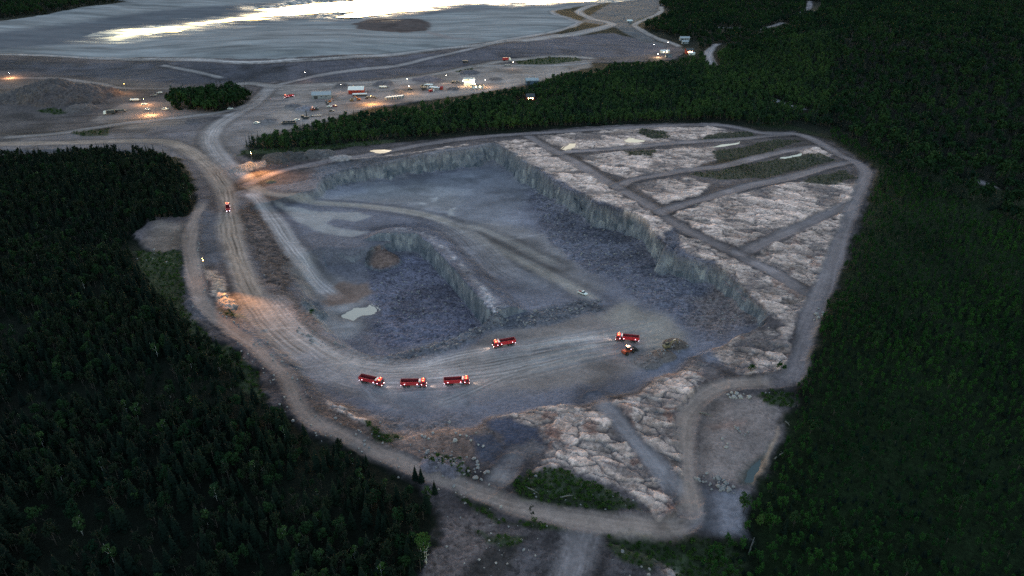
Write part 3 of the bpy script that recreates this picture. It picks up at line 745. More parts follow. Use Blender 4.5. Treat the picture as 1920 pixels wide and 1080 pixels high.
def ground_material():
    m_, nt, b = new_mat('ground_surface')
    geo = nt.nodes.new('ShaderNodeNewGeometry'); pos = geo.outputs['Position']
    col = N(nt, 'ShaderNodeAttribute', attribute_name='cover').outputs['Color']
    rel = N(nt, 'ShaderNodeAttribute', attribute_name='relief').outputs['Fac']
    wet = N(nt, 'ShaderNodeAttribute', attribute_name='wet').outputs['Fac']
    n1 = noise(nt, pos, .9, 5, .65); n2 = noise(nt, pos, .22, 4, .6)
    v = nt.nodes.new('ShaderNodeTexVoronoi'); v.inputs['Scale'].default_value = .75; nt.links.new(pos, v.inputs['Vector'])
    stone = v.outputs['Color']
    sep = nt.nodes.new('ShaderNodeSeparateColor'); nt.links.new(stone, sep.inputs[0])
    # stones: cell by cell brightness, stronger where the ground is broken
    k = math_node(nt, 'MULTIPLY', math_node(nt, 'SUBTRACT', sep.outputs[0], .5), math_node(nt, 'MULTIPLY', rel, .7))
    n3 = noise(nt, pos, 2.2, 3, .6)
    g = math_node(nt, 'ADD', math_node(nt, 'MULTIPLY', math_node(nt, 'SUBTRACT', n1, .5), 1.5), math_node(nt, 'MULTIPLY', math_node(nt, 'SUBTRACT', n2, .5), .8))
    g = math_node(nt, 'ADD', g, math_node(nt, 'MULTIPLY', math_node(nt, 'SUBTRACT', n3, .5), .9))
    g = math_node(nt, 'ADD', 1.0, math_node(nt, 'MULTIPLY', g, math_node(nt, 'MULTIPLY', math_node(nt, 'ADD', .22, math_node(nt, 'MULTIPLY', rel, 1.0)), math_node(nt, 'SUBTRACT', 1.0, wet))))
    f = math_node(nt, 'MAXIMUM', math_node(nt, 'ADD', g, k), .25)
    c = nt.nodes.new('ShaderNodeVectorMath'); c.operation = 'SCALE'
    nt.links.new(col, c.inputs[0]); nt.links.new(f, c.inputs['Scale'])
    # steep faces show blasted rock with upright streaks
    nz = N(nt, 'ShaderNodeSeparateXYZ'); nt.links.new(geo.outputs['True Normal'], nz.inputs[0])
    steep = nt.nodes.new('ShaderNodeMapRange'); steep.inputs[1].default_value = .72; steep.inputs[2].default_value = .45
    nt.links.new(nz.outputs[2], steep.inputs[0])
    st = noise(nt, map_vec(nt, pos, (.55, .55, .05)), 1.0, 5, .7)
    st2 = noise(nt, map_vec(nt, pos, (.16, .16, .03)), 1.0, 3, .6)
    st3 = noise(nt, map_vec(nt, pos, (1.7, 1.7, .10)), 1.0, 3, .6)
    vb = nt.nodes.new('ShaderNodeTexVoronoi'); vb.inputs['Scale'].default_value = 1.0; nt.links.new(map_vec(nt, pos, (.32, .32, .22)), vb.inputs['Vector'])
    sb = nt.nodes.new('ShaderNodeSeparateColor'); nt.links.new(vb.outputs['Color'], sb.inputs[0])
    ramp = nt.nodes.new('ShaderNodeValToRGB'); nt.links.new(math_node(nt, 'ADD', math_node(nt, 'ADD', math_node(nt, 'ADD', math_node(nt, 'MULTIPLY', st, .32), math_node(nt, 'MULTIPLY', st2, .38)), math_node(nt, 'MULTIPLY', st3, .22)), math_node(nt, 'MULTIPLY', math_node(nt, 'SUBTRACT', sb.outputs[0], .45), .16)), ramp.inputs[0])
    e = ramp.color_ramp.elements
    e[0].position = .34; e[0].color = (.070, .082, .105, 1); e[1].position = .70; e[1].color = (.40, .39, .39, 1)
    el = e.new(.52); el.color = (.182, .180, .208, 1)
    cc = mixcol(nt, math_node(nt, 'MULTIPLY', steep.outputs[0], N(nt, 'ShaderNodeAttribute', attribute_name='face').outputs['Fac']), c.outputs[0], ramp.outputs[0])
    nt.links.new(cc, b.inputs['Base Color'])
    shine = N(nt, 'ShaderNodeAttribute', attribute_name='shine').outputs['Fac']
    nt.links.new(math_node(nt, 'SUBTRACT', .95, math_node(nt, 'MULTIPLY', shine, .72)), b.inputs['Roughness'])
    nt.links.new(math_node(nt, 'ADD', math_node(nt, 'MULTIPLY', .08, math_node(nt, 'SUBTRACT', 1.0, wet)), math_node(nt, 'MULTIPLY', shine, .32)), b.inputs['Specular IOR Level'])
    bump = nt.nodes.new('ShaderNodeBump'); bump.inputs['Distance'].default_value = .8
    hgt = math_node(nt, 'ADD', math_node(nt, 'MULTIPLY', n1, .7), math_node(nt, 'MULTIPLY', v.outputs['Distance'], -.5))
    nt.links.new(hgt, bump.inputs['Height']); nt.links.new(math_node(nt, 'MULTIPLY', math_node(nt, 'ADD', .12, math_node(nt, 'MULTIPLY', rel, .7)), math_node(nt, 'SUBTRACT', 1.0, wet)), bump.inputs['Strength'])
    nt.links.new(bump.outputs[0], b.inputs['Normal'])
    return m_


def simple(name, col, rough=.6, spec=.4, var=.0, scale=3.0, metal=0.0):
    m_, nt, b = new_mat(name)
    b.inputs['Base Color'].default_value = tuple(col) + (1,)
    b.inputs['Roughness'].default_value = rough; b.inputs['Specular IOR Level'].default_value = spec; b.inputs['Metallic'].default_value = metal
    if var:
        tc = nt.nodes.new('ShaderNodeTexCoord')
        n = noise(nt, tc.outputs['Object'], scale, 5, .65)
        f = math_node(nt, 'ADD', 1 - var, math_node(nt, 'MULTIPLY', n, 2 * var))
        c = nt.nodes.new('ShaderNodeVectorMath'); c.operation = 'SCALE'; c.inputs[0].default_value = col
        nt.links.new(f, c.inputs['Scale']); nt.links.new(c.outputs[0], b.inputs['Base Color'])
    return m_


def glow(name, col, strength):
    m_, nt, b = new_mat(name)
    b.inputs['Base Color'].default_value = (.8, .8, .8, 1)
    b.inputs['Emission Color'].default_value = tuple(col) + (1,); b.inputs['Emission Strength'].default_value = strength
    m_.cycles.emission_sampling = 'AUTO'
    return m_


def dusty(name, col, dust):
    """vehicle paint with road dust gathered low down, a little different on each vehicle"""
    m_, nt, b = new_mat(name)
    tc = nt.nodes.new('ShaderNodeTexCoord'); oi = nt.nodes.new('ShaderNodeObjectInfo')
    sp = nt.nodes.new('ShaderNodeSeparateXYZ'); nt.links.new(tc.outputs['Object'], sp.inputs[0])
    n = noise(nt, tc.outputs['Object'], 1.3, 5, .7)
    f = math_node(nt, 'SUBTRACT', math_node(nt, 'ADD', math_node(nt, 'MULTIPLY', n, 1.1), math_node(nt, 'MULTIPLY', oi.outputs['Random'], .3)), math_node(nt, 'MULTIPLY', sp.outputs[2], .18), True)
    nt.links.new(mixcol(nt, math_node(nt, 'MULTIPLY', f, .42), col, dust), b.inputs['Base Color'])
    nt.links.new(math_node(nt, 'ADD', .35, math_node(nt, 'MULTIPLY', f, .5)), b.inputs['Roughness'])
    return m_


def leafy(name, a, b_, big=.02):
    """leaves: colour drifts from plant to plant and across the stand"""
    m_, nt, b = new_mat(name)
    oi = nt.nodes.new('ShaderNodeObjectInfo'); geo = nt.nodes.new('ShaderNodeNewGeometry')
    n = noise(nt, geo.outputs['Position'], big, 3); n2 = noise(nt, geo.outputs['Position'], .8, 2)
    f = math_node(nt, 'ADD', math_node(nt, 'MULTIPLY', oi.outputs['Random'], .55), math_node(nt, 'SUBTRACT', math_node(nt, 'MULTIPLY', n, 2.4), 1.0))
    f = math_node(nt, 'ADD', f, math_node(nt, 'MULTIPLY', math_node(nt, 'SUBTRACT', n2, .5), .5), True)
    c = mixcol(nt, f, a, b_)
    nt.links.new(c, b.inputs['Base Color'])
    b.inputs['Roughness'].default_value = .9; b.inputs['Specular IOR Level'].default_value = .03
    return m_


def water_material():
    m_, nt, b = new_mat('water')
    b.inputs['Base Color'].default_value = (.05, .065, .07, 1); b.inputs['Roughness'].default_value = .03
    b.inputs['IOR'].default_value = 1.33; b.inputs['Specular IOR Level'].default_value = .5
    geo = nt.nodes.new('ShaderNodeNewGeometry')
    n = noise(nt, map_vec(nt, geo.outputs['Position'], (.12, .3, 1)), 1.0, 3)
    bump = nt.nodes.new('ShaderNodeBump'); bump.inputs['Distance'].default_value = .15; bump.inputs['Strength'].default_value = .12
    nt.links.new(n, bump.inputs['Height']); nt.links.new(bump.outputs[0], b.inputs['Normal'])
    return m_


M_GROUND = ground_material()
M_WATER = water_material()
M_SILT, nt_, b_s = new_mat('silty_water')
b_s.inputs['Base Color'].default_value = (.34, .295, .255, 1); b_s.inputs['Roughness'].default_value = .12


# ------------------------------------------------------------------ the terrain, divided along its roads, floors and outcrops
zz = Z.reshape(-1)
co = np.stack([GX.reshape(-1), GY.reshape(-1), zz], 1).astype(f32)
idx = np.arange(NR * NC).reshape(NR, NC)
quads = np.stack([idx[:-1, :-1], idx[:-1, 1:], idx[1:, 1:], idx[1:, :-1]], -1).reshape(-1, 4)
fk = KIND[:-1, :-1].reshape(-1)
cov = np.concatenate([np.clip(C3 * np.array((1.06, .965, 1.04), f32), .004, .9).reshape(-1, 3), np.ones((NR * NC, 1), f32)], 1).astype(f32)
rel = np.clip(RELIEF, 0, 1).reshape(-1).astype(f32)
shinev = np.clip(SHINE, 0, 1).reshape(-1).astype(f32)
wetv = np.clip(PONDM, 0, 1).reshape(-1).astype(f32)
facev = np.clip(PITMASK * 3, 0, 1).reshape(-1).astype(f32)
dx = np.gradient(Z, axis=1) / np.maximum(np.gradient(GX, axis=1), 1e-3)
facev = np.maximum(facev, (KIND == K_ROCK).reshape(-1) * .4).astype(f32)


def grid_mesh(name, faces):
    used = np.unique(faces); rem = np.full(NR * NC, -1, np.int64); rem[used] = np.arange(len(used))
    fc = rem[faces].astype(np.int32); me = bpy.data.meshes.new(name)
    me.vertices.add(len(used)); me.vertices.foreach_set('co', co[used].ravel())
    me.loops.add(fc.size); me.loops.foreach_set('vertex_index', fc.ravel())
    me.polygons.add(len(fc)); me.polygons.foreach_set('loop_start', np.arange(0, fc.size, 4, dtype=np.int32))
    me.polygons.foreach_set('loop_total', np.full(len(fc), 4, np.int32))
    me.update(calc_edges=True)
    me.polygons.foreach_set('use_smooth', np.ones(len(fc), bool))
    a = me.attributes.new('cover', 'FLOAT_COLOR', 'POINT'); a.data.foreach_set('color', cov[used].ravel())
    for nm, arr in (('relief', rel), ('wet', wetv), ('face', facev), ('shine', shinev)):
        a = me.attributes.new(nm, 'FLOAT', 'POINT'); a.data.foreach_set('value', arr[used])
    me.materials.append(M_GROUND)
    o = bpy.data.objects.new(name, me); COL.objects.link(o); o['kind'] = 'structure'
    return o


for k, nm in ((K_GROUND, 'ground'), (K_FLOOR, 'quarry_floor'), (K_ROAD, 'haul_road'), (K_ROCK, 'bedrock_terrain'), (K_POND, 'tailings_ground'), (K_DAM, 'embankment_terrain'), (K_PATH, 'gravel_path')):
    sel = quads[fk == k]
    if len(sel):
        grid_mesh(nm, sel)

for i, (p, lv, rag, inn) in enumerate(POOLS):
    # water sheet: every grid cell touching the hollow
    cells = inn.copy()
    for _ in range(3):
        c2 = cells.copy(); c2[1:] |= cells[:-1]; c2[:-1] |= cells[1:]; c2[:, 1:] |= cells[:, :-1]; c2[:, :-1] |= cells[:, 1:]; cells = c2
    fm = cells[:-1, :-1].reshape(-1)
    faces = quads[fm]
    used = np.unique(faces); rem = np.full(NR * NC, -1, np.int64); rem[used] = np.arange(len(used))
    me = bpy.data.meshes.new('water'); v = co[used].copy(); v[:, 2] = lv
    me.from_pydata(v.tolist(), [], rem[faces].tolist()); me.materials.append(M_SILT if i == 1 else M_WATER)
    o = bpy.data.objects.new('water' if i == 0 else 'puddle_water', me); COL.objects.link(o); o['kind'] = 'structure'
print('terrain done')
# ------------------------------------------------------------------ plants
M_SPRUCE = leafy('spruce_needles', (.006, .012, .010), (.010, .018, .011))
M_PINE = leafy('pine_needles', (.007, .013, .010), (.014, .022, .012))
M_LEAF = leafy('broad_leaves', (.007, .026, .009), (.024, .066, .015))
M_LEAF_DARK = leafy('dark_leaves', (.006, .018, .011), (.022, .046, .016))
M_LEAF_PALE = leafy('birch_leaves', (.026, .056, .014), (.040, .074, .020))
M_BUSH = leafy('bush_leaves', (.016, .036, .010), (.038, .074, .016))
M_LEAF_BELT = leafy('belt_leaves', (.012, .028, .016), (.040, .072, .022))  # haze lift put into the belt's leaf colour; pale forest trees share it
M_BELT = leafy('belt_needles', (.011, .023, .018), (.026, .044, .024))  # belt needles lightened too, the haze lift is in the colour
M_BARK = simple('bark', (.075, .06, .05), .9, .2, .3, 2.0)
M_BIRCHBARK = simple('birch_bark', (.52, .50, .46), .8, .2, .25, 3.0)


class MB:
    """collects shapes; build() links them as one mesh object"""
    def __init__(s):
        s.v = []; s.f = []; s.mi = []

    def add(s, vs, fs, mi=0):
        n = len(s.v); s.v += [tuple(v) for v in vs]; s.f += [tuple(i + n for i in f) for f in fs]; s.mi += [mi] * len(fs)
        return s

    def box(s, cx, cy, cz, sx, sy, sz, rz=0.0, tx=1.0, ty=1.0, mi=0, bev=0.0, mat=None):
        """box centred in x and y with its bottom at cz; tx, ty taper its top; bev cuts the upright and top edges"""
        hx, hy = sx / 2, sy / 2
        def ring(kx, ky, z, b):
            return [(-kx + b, -ky, z), (kx - b, -ky, z), (kx, -ky + b, z), (kx, ky - b, z), (kx - b, ky, z), (-kx + b, ky, z), (-kx, ky - b, z), (-kx, -ky + b, z)]
        if bev > 0:
            rs = [ring(hx - bev * .6, hy - bev * .6, 0, bev), ring(hx, hy, bev * .6, bev), ring(hx * tx, hy * ty, sz - bev * .6, bev), ring(hx * tx - bev * .6, hy * ty - bev * .6, sz, bev)]
            vs = [q for r in rs for q in r]; fs = [tuple(range(7, -1, -1)), tuple(range(24, 32))]
            for k in range(3):
                for i in range(8):
                    j = (i + 1) % 8; fs.append((k * 8 + i, k * 8 + j, k * 8 + 8 + j, k * 8 + 8 + i))
        else:
            vs = [(-hx, -hy, 0), (hx, -hy, 0), (hx, hy, 0), (-hx, hy, 0), (-hx * tx, -hy * ty, sz), (hx * tx, -hy * ty, sz), (hx * tx, hy * ty, sz), (-hx * tx, hy * ty, sz)]
            fs = [(3, 2, 1, 0), (4, 5, 6, 7), (0, 1, 5, 4), (1, 2, 6, 5), (2, 3, 7, 6), (3, 0, 4, 7)]
        c, si = math.cos(rz), math.sin(rz)
        vs = [(cx + c * x - si * y, cy + si * x + c * y, cz + z) for x, y, z in vs]
        if mat is not None:
            vs = [mat @ Vector(q) for q in vs]
        return s.add(vs, fs, mi)

    def tube(s, pts, rad, n=6, mi=0, caps=True):
        """tube along points with radii"""
        pts = [Vector(p) for p in pts]
        if not isinstance(rad, (list, tuple)):
            rad = [rad] * len(pts)
        vs = []; fs = []
        for i, p in enumerate(pts):
            d = (pts[min(i + 1, len(pts) - 1)] - pts[max(i - 1, 0)]).normalized()
            a = d.orthogonal().normalized() if abs(d.z) < .99 else Vector((1, 0, 0)); b_ = d.cross(a).normalized(); a = b_.cross(d)
            for k in range(n):
                t = 2 * math.pi * k / n
                vs.append(p + (a * math.cos(t) + b_ * math.sin(t)) * rad[i])
        for i in range(len(pts) - 1):
            for k in range(n):
                k2 = (k + 1) % n
                fs.append((i * n + k, i * n + k2, i * n + n + k2, i * n + n + k))
        if caps:
            fs.append(tuple(range(n - 1, -1, -1))); fs.append(tuple(range((len(pts) - 1) * n, len(pts) * n)))
        return s.add(vs, fs, mi)

    def prism(s, prof, y0, y1, mi=0, inset=0.0):
        """side profile (x, z) spread from y0 to y1"""
        n = len(prof)
        vs = [(x, y0, z) for x, z in prof] + [(x, y1, z) for x, z in prof]
        fs = [tuple(range(n)), tuple(range(2 * n - 1, n - 1, -1))]
        for i in range(n):
            j = (i + 1) % n; fs.append((i, i + n, j + n, j))
        return s.add(vs, fs, mi)

    def wheel(s, x, y, z, r, wd, n=16, mi=0):
        vs = []; fs = []
        prof = [(r * .55, -wd / 2), (r * .9, -wd / 2), (r, -wd * .3), (r, wd * .3), (r * .9, wd / 2), (r * .55, wd / 2)]
        for rr, yy in prof:
            for k in range(n):
                t = 2 * math.pi * k / n; vs.append((x + rr * math.cos(t), y + yy, z + rr * math.sin(t)))
        for i in range(len(prof) - 1):
            for k in range(n):
                k2 = (k + 1) % n; fs.append((i * n + k, i * n + k2, i * n + n + k2, i * n + n + k))
        fs.append(tuple(range(n))); fs.append(tuple(range((len(prof) - 1) * n, len(prof) * n))[::-1])
        return s.add(vs, fs, mi)

    def mesh(s, name, mats, smooth=False):
        me = bpy.data.meshes.new(name); me.from_pydata([tuple(v) for v in s.v], [], s.f); me.update()
        for m_ in (mats if isinstance(mats, (list, tuple)) else [mats]):
            me.materials.append(m_)
        me.polygons.foreach_set('material_index', s.mi)
        if smooth:
            me.polygons.foreach_set('use_smooth', [True] * len(s.f))
        return me

    def build(s, name, mats, parent=None, smooth=False):
        o = bpy.data.objects.new(name, s.mesh(name, mats, smooth)); COL.objects.link(o)
        if parent is not None:
            o.parent = parent
        return o


def tag(o, label=None, cat=None, group=None, kind=None):
    for k, v in (('label', label), ('category', cat), ('group', group), ('kind', kind)):
        if v:
            o[k] = v
    return o


def empty(name, loc=(0, 0, 0), rz=0.0):
    o = bpy.data.objects.new(name, None); o.empty_display_size = .5; COL.objects.link(o)
    o.location = loc; o.rotation_euler = (0, 0, rz)
    return o


def copy_tree(o, parent=None):
    c = o.copy(); COL.objects.link(c)
    if parent is not None:
        c.parent = parent
    for ch in list(o.children):
        copy_tree(ch, c)
    return c


def spruce_crown(seed, h=12, r=1.9, wh=17, nb=8, mi=0, mb=None):
    rr = random.Random(seed); mb = mb or MB()
    for i in range(wh):
        t = i / (wh - 1); z = 1.0 + (h - 1.5) * t
        R_ = r * (1 - t) ** .85 * rr.uniform(.85, 1.12) + .14
        for k in range(nb if t < .8 else nb - 3):
            a = rr.uniform(0, 6.283); q = R_ * rr.uniform(.72, 1.12); wd = q * rr.uniform(.24, .36) + .08
            c, s_ = math.cos(a), math.sin(a); dr = rr.uniform(.22, .5)
            zz_ = z + rr.uniform(-.3, .3)
            tip = (c * q, s_ * q, zz_ - dr * q); ml = (c * q * .6 - s_ * wd, s_ * q * .6 + c * wd, zz_ - dr * q * .75); mr = (c * q * .6 + s_ * wd, s_ * q * .6 - c * wd, zz_ - dr * q * .75)
            mid = (c * q * .55, s_ * q * .55, zz_ - dr * q * .35)
            mb.add([(0, 0, zz_ + .12), ml, tip, mr, mid], [(0, 1, 4), (1, 2, 4), (2, 3, 4), (3, 0, 4)], mi)
    mb.add([(0, 0, h + .5), (.16, 0, h - 1.2), (-.08, .14, h - 1.2), (-.08, -.14, h - 1.2)], [(0, 1, 2), (0, 2, 3), (0, 3, 1)], mi)
    return mb


def leaf_crown(seed, h, r, z0, n, size, mi=0, mb=None, lobes=8, tall=1.0):
    """leaf clumps spread through uneven lobes"""
    rr = random.Random(seed); mb = mb or MB()
    cz = (z0 + h) / 2; hz = (h - z0) / 2
    L = []
    for k in range(lobes):
        a = rr.uniform(0, 6.283); u = rr.uniform(-.75, .85); q = math.sqrt(max(.05, 1 - u * u)) * rr.uniform(.35, .75)
        L.append((math.cos(a) * r * q, math.sin(a) * r * q, cz + u * hz * .8, rr.uniform(.30, .52) * r))
    for i in range(n):
        x0, y0, z_, lr = rr.choice(L)
        d = Vector((rr.gauss(0, 1), rr.gauss(0, 1), rr.gauss(0, 1) + .25)).normalized() * lr * rr.uniform(.55, 1.15)
        p = Vector((x0 + d.x, y0 + d.y, z_ + d.z * tall))
        nrm = (d.normalized() + Vector((rr.uniform(-.7, .7), rr.uniform(-.7, .7), rr.uniform(-.2, .9)))).normalized()
        a = nrm.orthogonal().normalized(); b_ = nrm.cross(a)
        t = rr.uniform(0, 6.283); a, b_ = a * math.cos(t) + b_ * math.sin(t), b_ * math.cos(t) - a * math.sin(t)
        q = size * rr.uniform(.6, 1.35)
        mb.add([p - a * q, p - b_ * q * .55 + nrm * q * .15, p + a * q, p + b_ * q * .55 + nrm * q * .1], [(0, 1, 2, 3)], mi)
    return mb


def trunk_mb(h, r, seed=0, limbs=0, mi=0, mb=None):
    rr = random.Random(seed); mb = mb or MB()
    pts = []; x = y_ = 0
    for k in range(5):
        pts.append((x, y_, h * k / 4)); x += rr.uniform(-.03, .03) * h * .2; y_ += rr.uniform(-.03, .03) * h * .2
    mb.tube(pts, [r, r * .85, r * .65, r * .42, r * .12], 6, mi)
    for k in range(limbs):
        i = rr.choice((1, 2, 3)); p = Vector(pts[i]); a = rr.uniform(0, 6.283); l = h * rr.uniform(.14, .24)
        mb.tube([p, p + Vector((math.cos(a) * l * .6, math.sin(a) * l * .6, l * .6)), p + Vector((math.cos(a) * l, math.sin(a) * l, l * 1.2))], [r * .4, r * .28, r * .08], 4, mi)
    return mb


# kinds: (crown mesh, trunk mesh, joined mesh for the wooded mass)
def plant_kind(name, crown, trunk, cm, tm):
    both = MB(); both.add(crown.v, crown.f, 0); both.add(trunk.v, trunk.f, 1)
    return dict(crown=crown.mesh(name + '_crown', cm), trunk=trunk.mesh(name + '_trunk', tm, True), both=both.mesh(name, [cm, tm]))


SPRUCES = [plant_kind('spruce', spruce_crown(i, 11 + i * .7, 2.1 + .2 * i, 17 + i, 9), trunk_mb(11.5, .17, i), M_SPRUCE, M_BARK) for i in range(4)]
PINES = [plant_kind('pine', leaf_crown(40 + i, 11, 2.1, 4.2, 330, .42, lobes=9), trunk_mb(10.5, .16, i, 6), M_PINE, M_BARK) for i in range(3)]
BROADS = [plant_kind('broadleaf', leaf_crown(60 + i, 9.5 + i, 2.5, 2.2, 380, .42, lobes=10), trunk_mb(8, .15, i, 7), M_LEAF_DARK, M_BARK) for i in range(3)]
SAPS = [plant_kind('sapling', leaf_crown(80 + i, 5.2 + .4 * i, 1.15, .7, 170, .30, lobes=7, tall=1.6), trunk_mb(4.6, .06, i, 4), M_LEAF, M_BARK) for i in range(4)]
YOUNGS = [plant_kind('young_spruce', spruce_crown(90 + i, 5 + .5 * i, 1.05, 11, 6), trunk_mb(4.6, .08, i), M_SPRUCE, M_BARK) for i in range(2)]
BUSHES = [plant_kind('bush', leaf_crown(120 + i, 1.7, 1.3, .05, 110, .26, lobes=6), trunk_mb(.9, .05, i, 4), M_BUSH, M_BARK) for i in range(3)]
FARS = [plant_kind('far_tree', spruce_crown(130, 12, 2.4, 10, 6), trunk_mb(10, .2, 1), M_SPRUCE, M_BARK),
        plant_kind('far_tree', spruce_crown(131, 10, 2.2, 9, 6), trunk_mb(9, .2, 2), M_PINE, M_BARK),
        plant_kind('far_tree', leaf_crown(132, 9.5, 3.0, 1.5, 110, .9, lobes=8), trunk_mb(7, .2, 3), M_LEAF_DARK, M_BARK),
        plant_kind('far_tree', leaf_crown(133, 8.5, 2.8, 1.2, 110, .85, lobes=8), trunk_mb(6, .2, 4), M_LEAF_DARK, M_BARK)]


BELTS = [plant_kind('belt_tree', spruce_crown(140, 12, 2.2, 12, 7), trunk_mb(10, .2, 1), M_BELT, M_BARK), plant_kind('belt_tree', spruce_crown(141, 10, 2.0, 11, 7), trunk_mb(9, .2, 2), M_BELT, M_BARK)]
BELTS += [plant_kind('belt_tree', leaf_crown(142 + i, 9.5 - i * .7, 2.9, 1.3, 150, .75, lobes=9), trunk_mb(7, .2, 3), M_LEAF_BELT, M_BARK) for i in range(3)]


def scatter(name, pts, rz, sc, ki, meshes, label, cat, sq=None):
    """one object: points that carry copies of a few plants (the wooded mass)"""
    col = bpy.data.collections.new(name + '_kinds')
    for i, me in enumerate(meshes):
        o = bpy.data.objects.new(f'{name}_kind_{chr(97 + i)}', me); col.objects.link(o)
    me = bpy.data.meshes.new(name); me.vertices.add(len(pts)); me.vertices.foreach_set('co', np.asarray(pts, f32).ravel()); me.update()
    for nm, typ, arr in (('turn', 'FLOAT', rz), ('size', 'FLOAT', sc), ('which', 'INT', ki)):
        a = me.attributes.new(nm, typ, 'POINT'); a.data.foreach_set('value', np.asarray(arr, np.int32 if typ == 'INT' else f32))
    ng = bpy.data.node_groups.new(name, 'GeometryNodeTree')
    ng.interface.new_socket('Geometry', in_out='INPUT', socket_type='NodeSocketGeometry'); ng.interface.new_socket('Geometry', in_out='OUTPUT', socket_type='NodeSocketGeometry')
    gi = ng.nodes.new('NodeGroupInput'); go = ng.nodes.new('NodeGroupOutput'); ins_ = ng.nodes.new('GeometryNodeInstanceOnPoints')
    ci = ng.nodes.new('GeometryNodeCollectionInfo'); ci.inputs['Collection'].default_value = col; ci.inputs['Separate Children'].default_value = True; ci.inputs['Reset Children'].default_value = True
    def named(nm, dt):
        n = ng.nodes.new('GeometryNodeInputNamedAttribute'); n.data_type = dt; n.inputs['Name'].default_value = nm
        return n.outputs[0]
    xyz = ng.nodes.new('ShaderNodeCombineXYZ'); ng.links.new(named('turn', 'FLOAT'), xyz.inputs[2])
    ng.links.new(gi.outputs[0], ins_.inputs['Points']); ng.links.new(ci.outputs[0], ins_.inputs['Instance'])
    ins_.inputs['Pick Instance'].default_value = True
    ng.links.new(named('which', 'INT'), ins_.inputs['Instance Index']); ng.links.new(xyz.outputs[0], ins_.inputs['Rotation']); ng.links.new(named('size', 'FLOAT'), ins_.inputs['Scale'])
    ng.links.new(ins_.outputs[0], go.inputs[0])
    o = bpy.data.objects.new(name, me); COL.objects.link(o)
    md = o.modifiers.new('plants', 'NODES'); md.node_group = ng
    tag(o, label, cat, None, 'stuff')
    return o


def to_pixel(x, y, z):
    vy = y; vz = z - CAM_H
    dpt = vy * CP - vz * SP; up = vy * SP + vz * CP
    return 960 + FOC * x / dpt, 540 - FOC * up / dpt, dpt


def stand(outline, spacing, jitter=.8, margin=60, tops=None, seed=1, keep=None, surf=None, clear=0):
    """tree places inside an outline, near enough to the frame to be seen"""
    p = unproj(outline, surf); rs = np.random.RandomState(seed)
    lo = p.min(0); hi = p.max(0); lo[1] = max(lo[1], 90); hi[1] = min(hi[1], 3600)
    gx, gy = np.meshgrid(np.arange(lo[0], hi[0], spacing), np.arange(lo[1], hi[1], spacing))
    x = (gx + rs.uniform(-.5, .5, gx.shape) * spacing * jitter * 1.6).ravel(); y_ = (gy + rs.uniform(-.5, .5, gx.shape) * spacing * jitter * 1.6).ravel()
    dpt = y_ * CP + 150 * SP
    m_ = (np.abs(x) < dpt * .75 * 1.16 + margin * .3)
    x, y_ = x[m_], y_[m_]
    wx = x + 5 * fbm(x / 14, y_ / 14, 3, 201); wy = y_ + 5 * fbm(x / 14 + 31, y_ / 14, 3, 202)
    ok = inside(wx, wy, p)
    x, y_ = x[ok], y_[ok]
    z = ground_z(x, y_)
    px, py, d = to_pixel(x, y_, z)
    ok = (px > -260) & (px < 2180) & (py > -90) & (py < 1080 + margin * 5)
    x, y_, z = x[ok], y_[ok], z[ok]
    rd = grid_at(ROADM, x, y_)
    if clear:
        for k in range(5, int(clear), 5):
            rd = np.maximum(rd, grid_at(ROADM, x, y_ + k))
    ok = rd < .2
    return np.stack([x[ok], y_[ok], z[ok]], 1)


def individuals(name, pts, kinds, ki, rz, sc, label, cat, group):
    for i in range(len(pts)):
        k = kinds[ki[i]]
        t = empty(name, pts[i], rz[i]); t.scale = (sc[i],) * 3
        lb = label(pts[i], ki[i]) if callable(label) else label
        tag(t, lb, cat, group)
        for nm in ('trunk', 'crown'):
            o = bpy.data.objects.new(nm, k[nm]); COL.objects.link(o); o.parent = t


def grow(name, mass_name, pts, kinds, weights, size, label, cat, group, mass_label, n_ind, seed, scale_noise=.35):
    rs = np.random.RandomState(seed); n = len(pts)
    cl = vnoise(pts[:, 0] / 35, pts[:, 1] / 35, seed)
    ki = rs.choice(len(kinds), n, p=np.array(weights) / sum(weights))
    rz = rs.uniform(0, 6.283, n); sc = size * (1 + scale_noise * (rs.uniform(-1, 1, n) * .8 + (cl - .5) * .9))
    px, py, d = to_pixel(pts[:, 0], pts[:, 1], pts[:, 2] + 5 * sc)
    vis = (px > 8) & (px < 1912) & (py > 5) & (py < 1072)
    order = np.argsort(np.where(vis, d / np.maximum(sc, .1), 1e9))
    ind = np.zeros(n, bool); ind[order[:min(n_ind, int(vis.sum()))]] = True
    if n_ind:
        individuals(name, pts[ind], kinds, ki[ind], rz[ind], sc[ind], label, cat, group)
    rest = ~ind
    if rest.any():
        scatter(mass_name, pts[rest], rz[rest], sc[rest], ki[rest], [k['both'] for k in kinds], mass_label, 'forest')
    print(name, n, 'individual', int(ind.sum()))


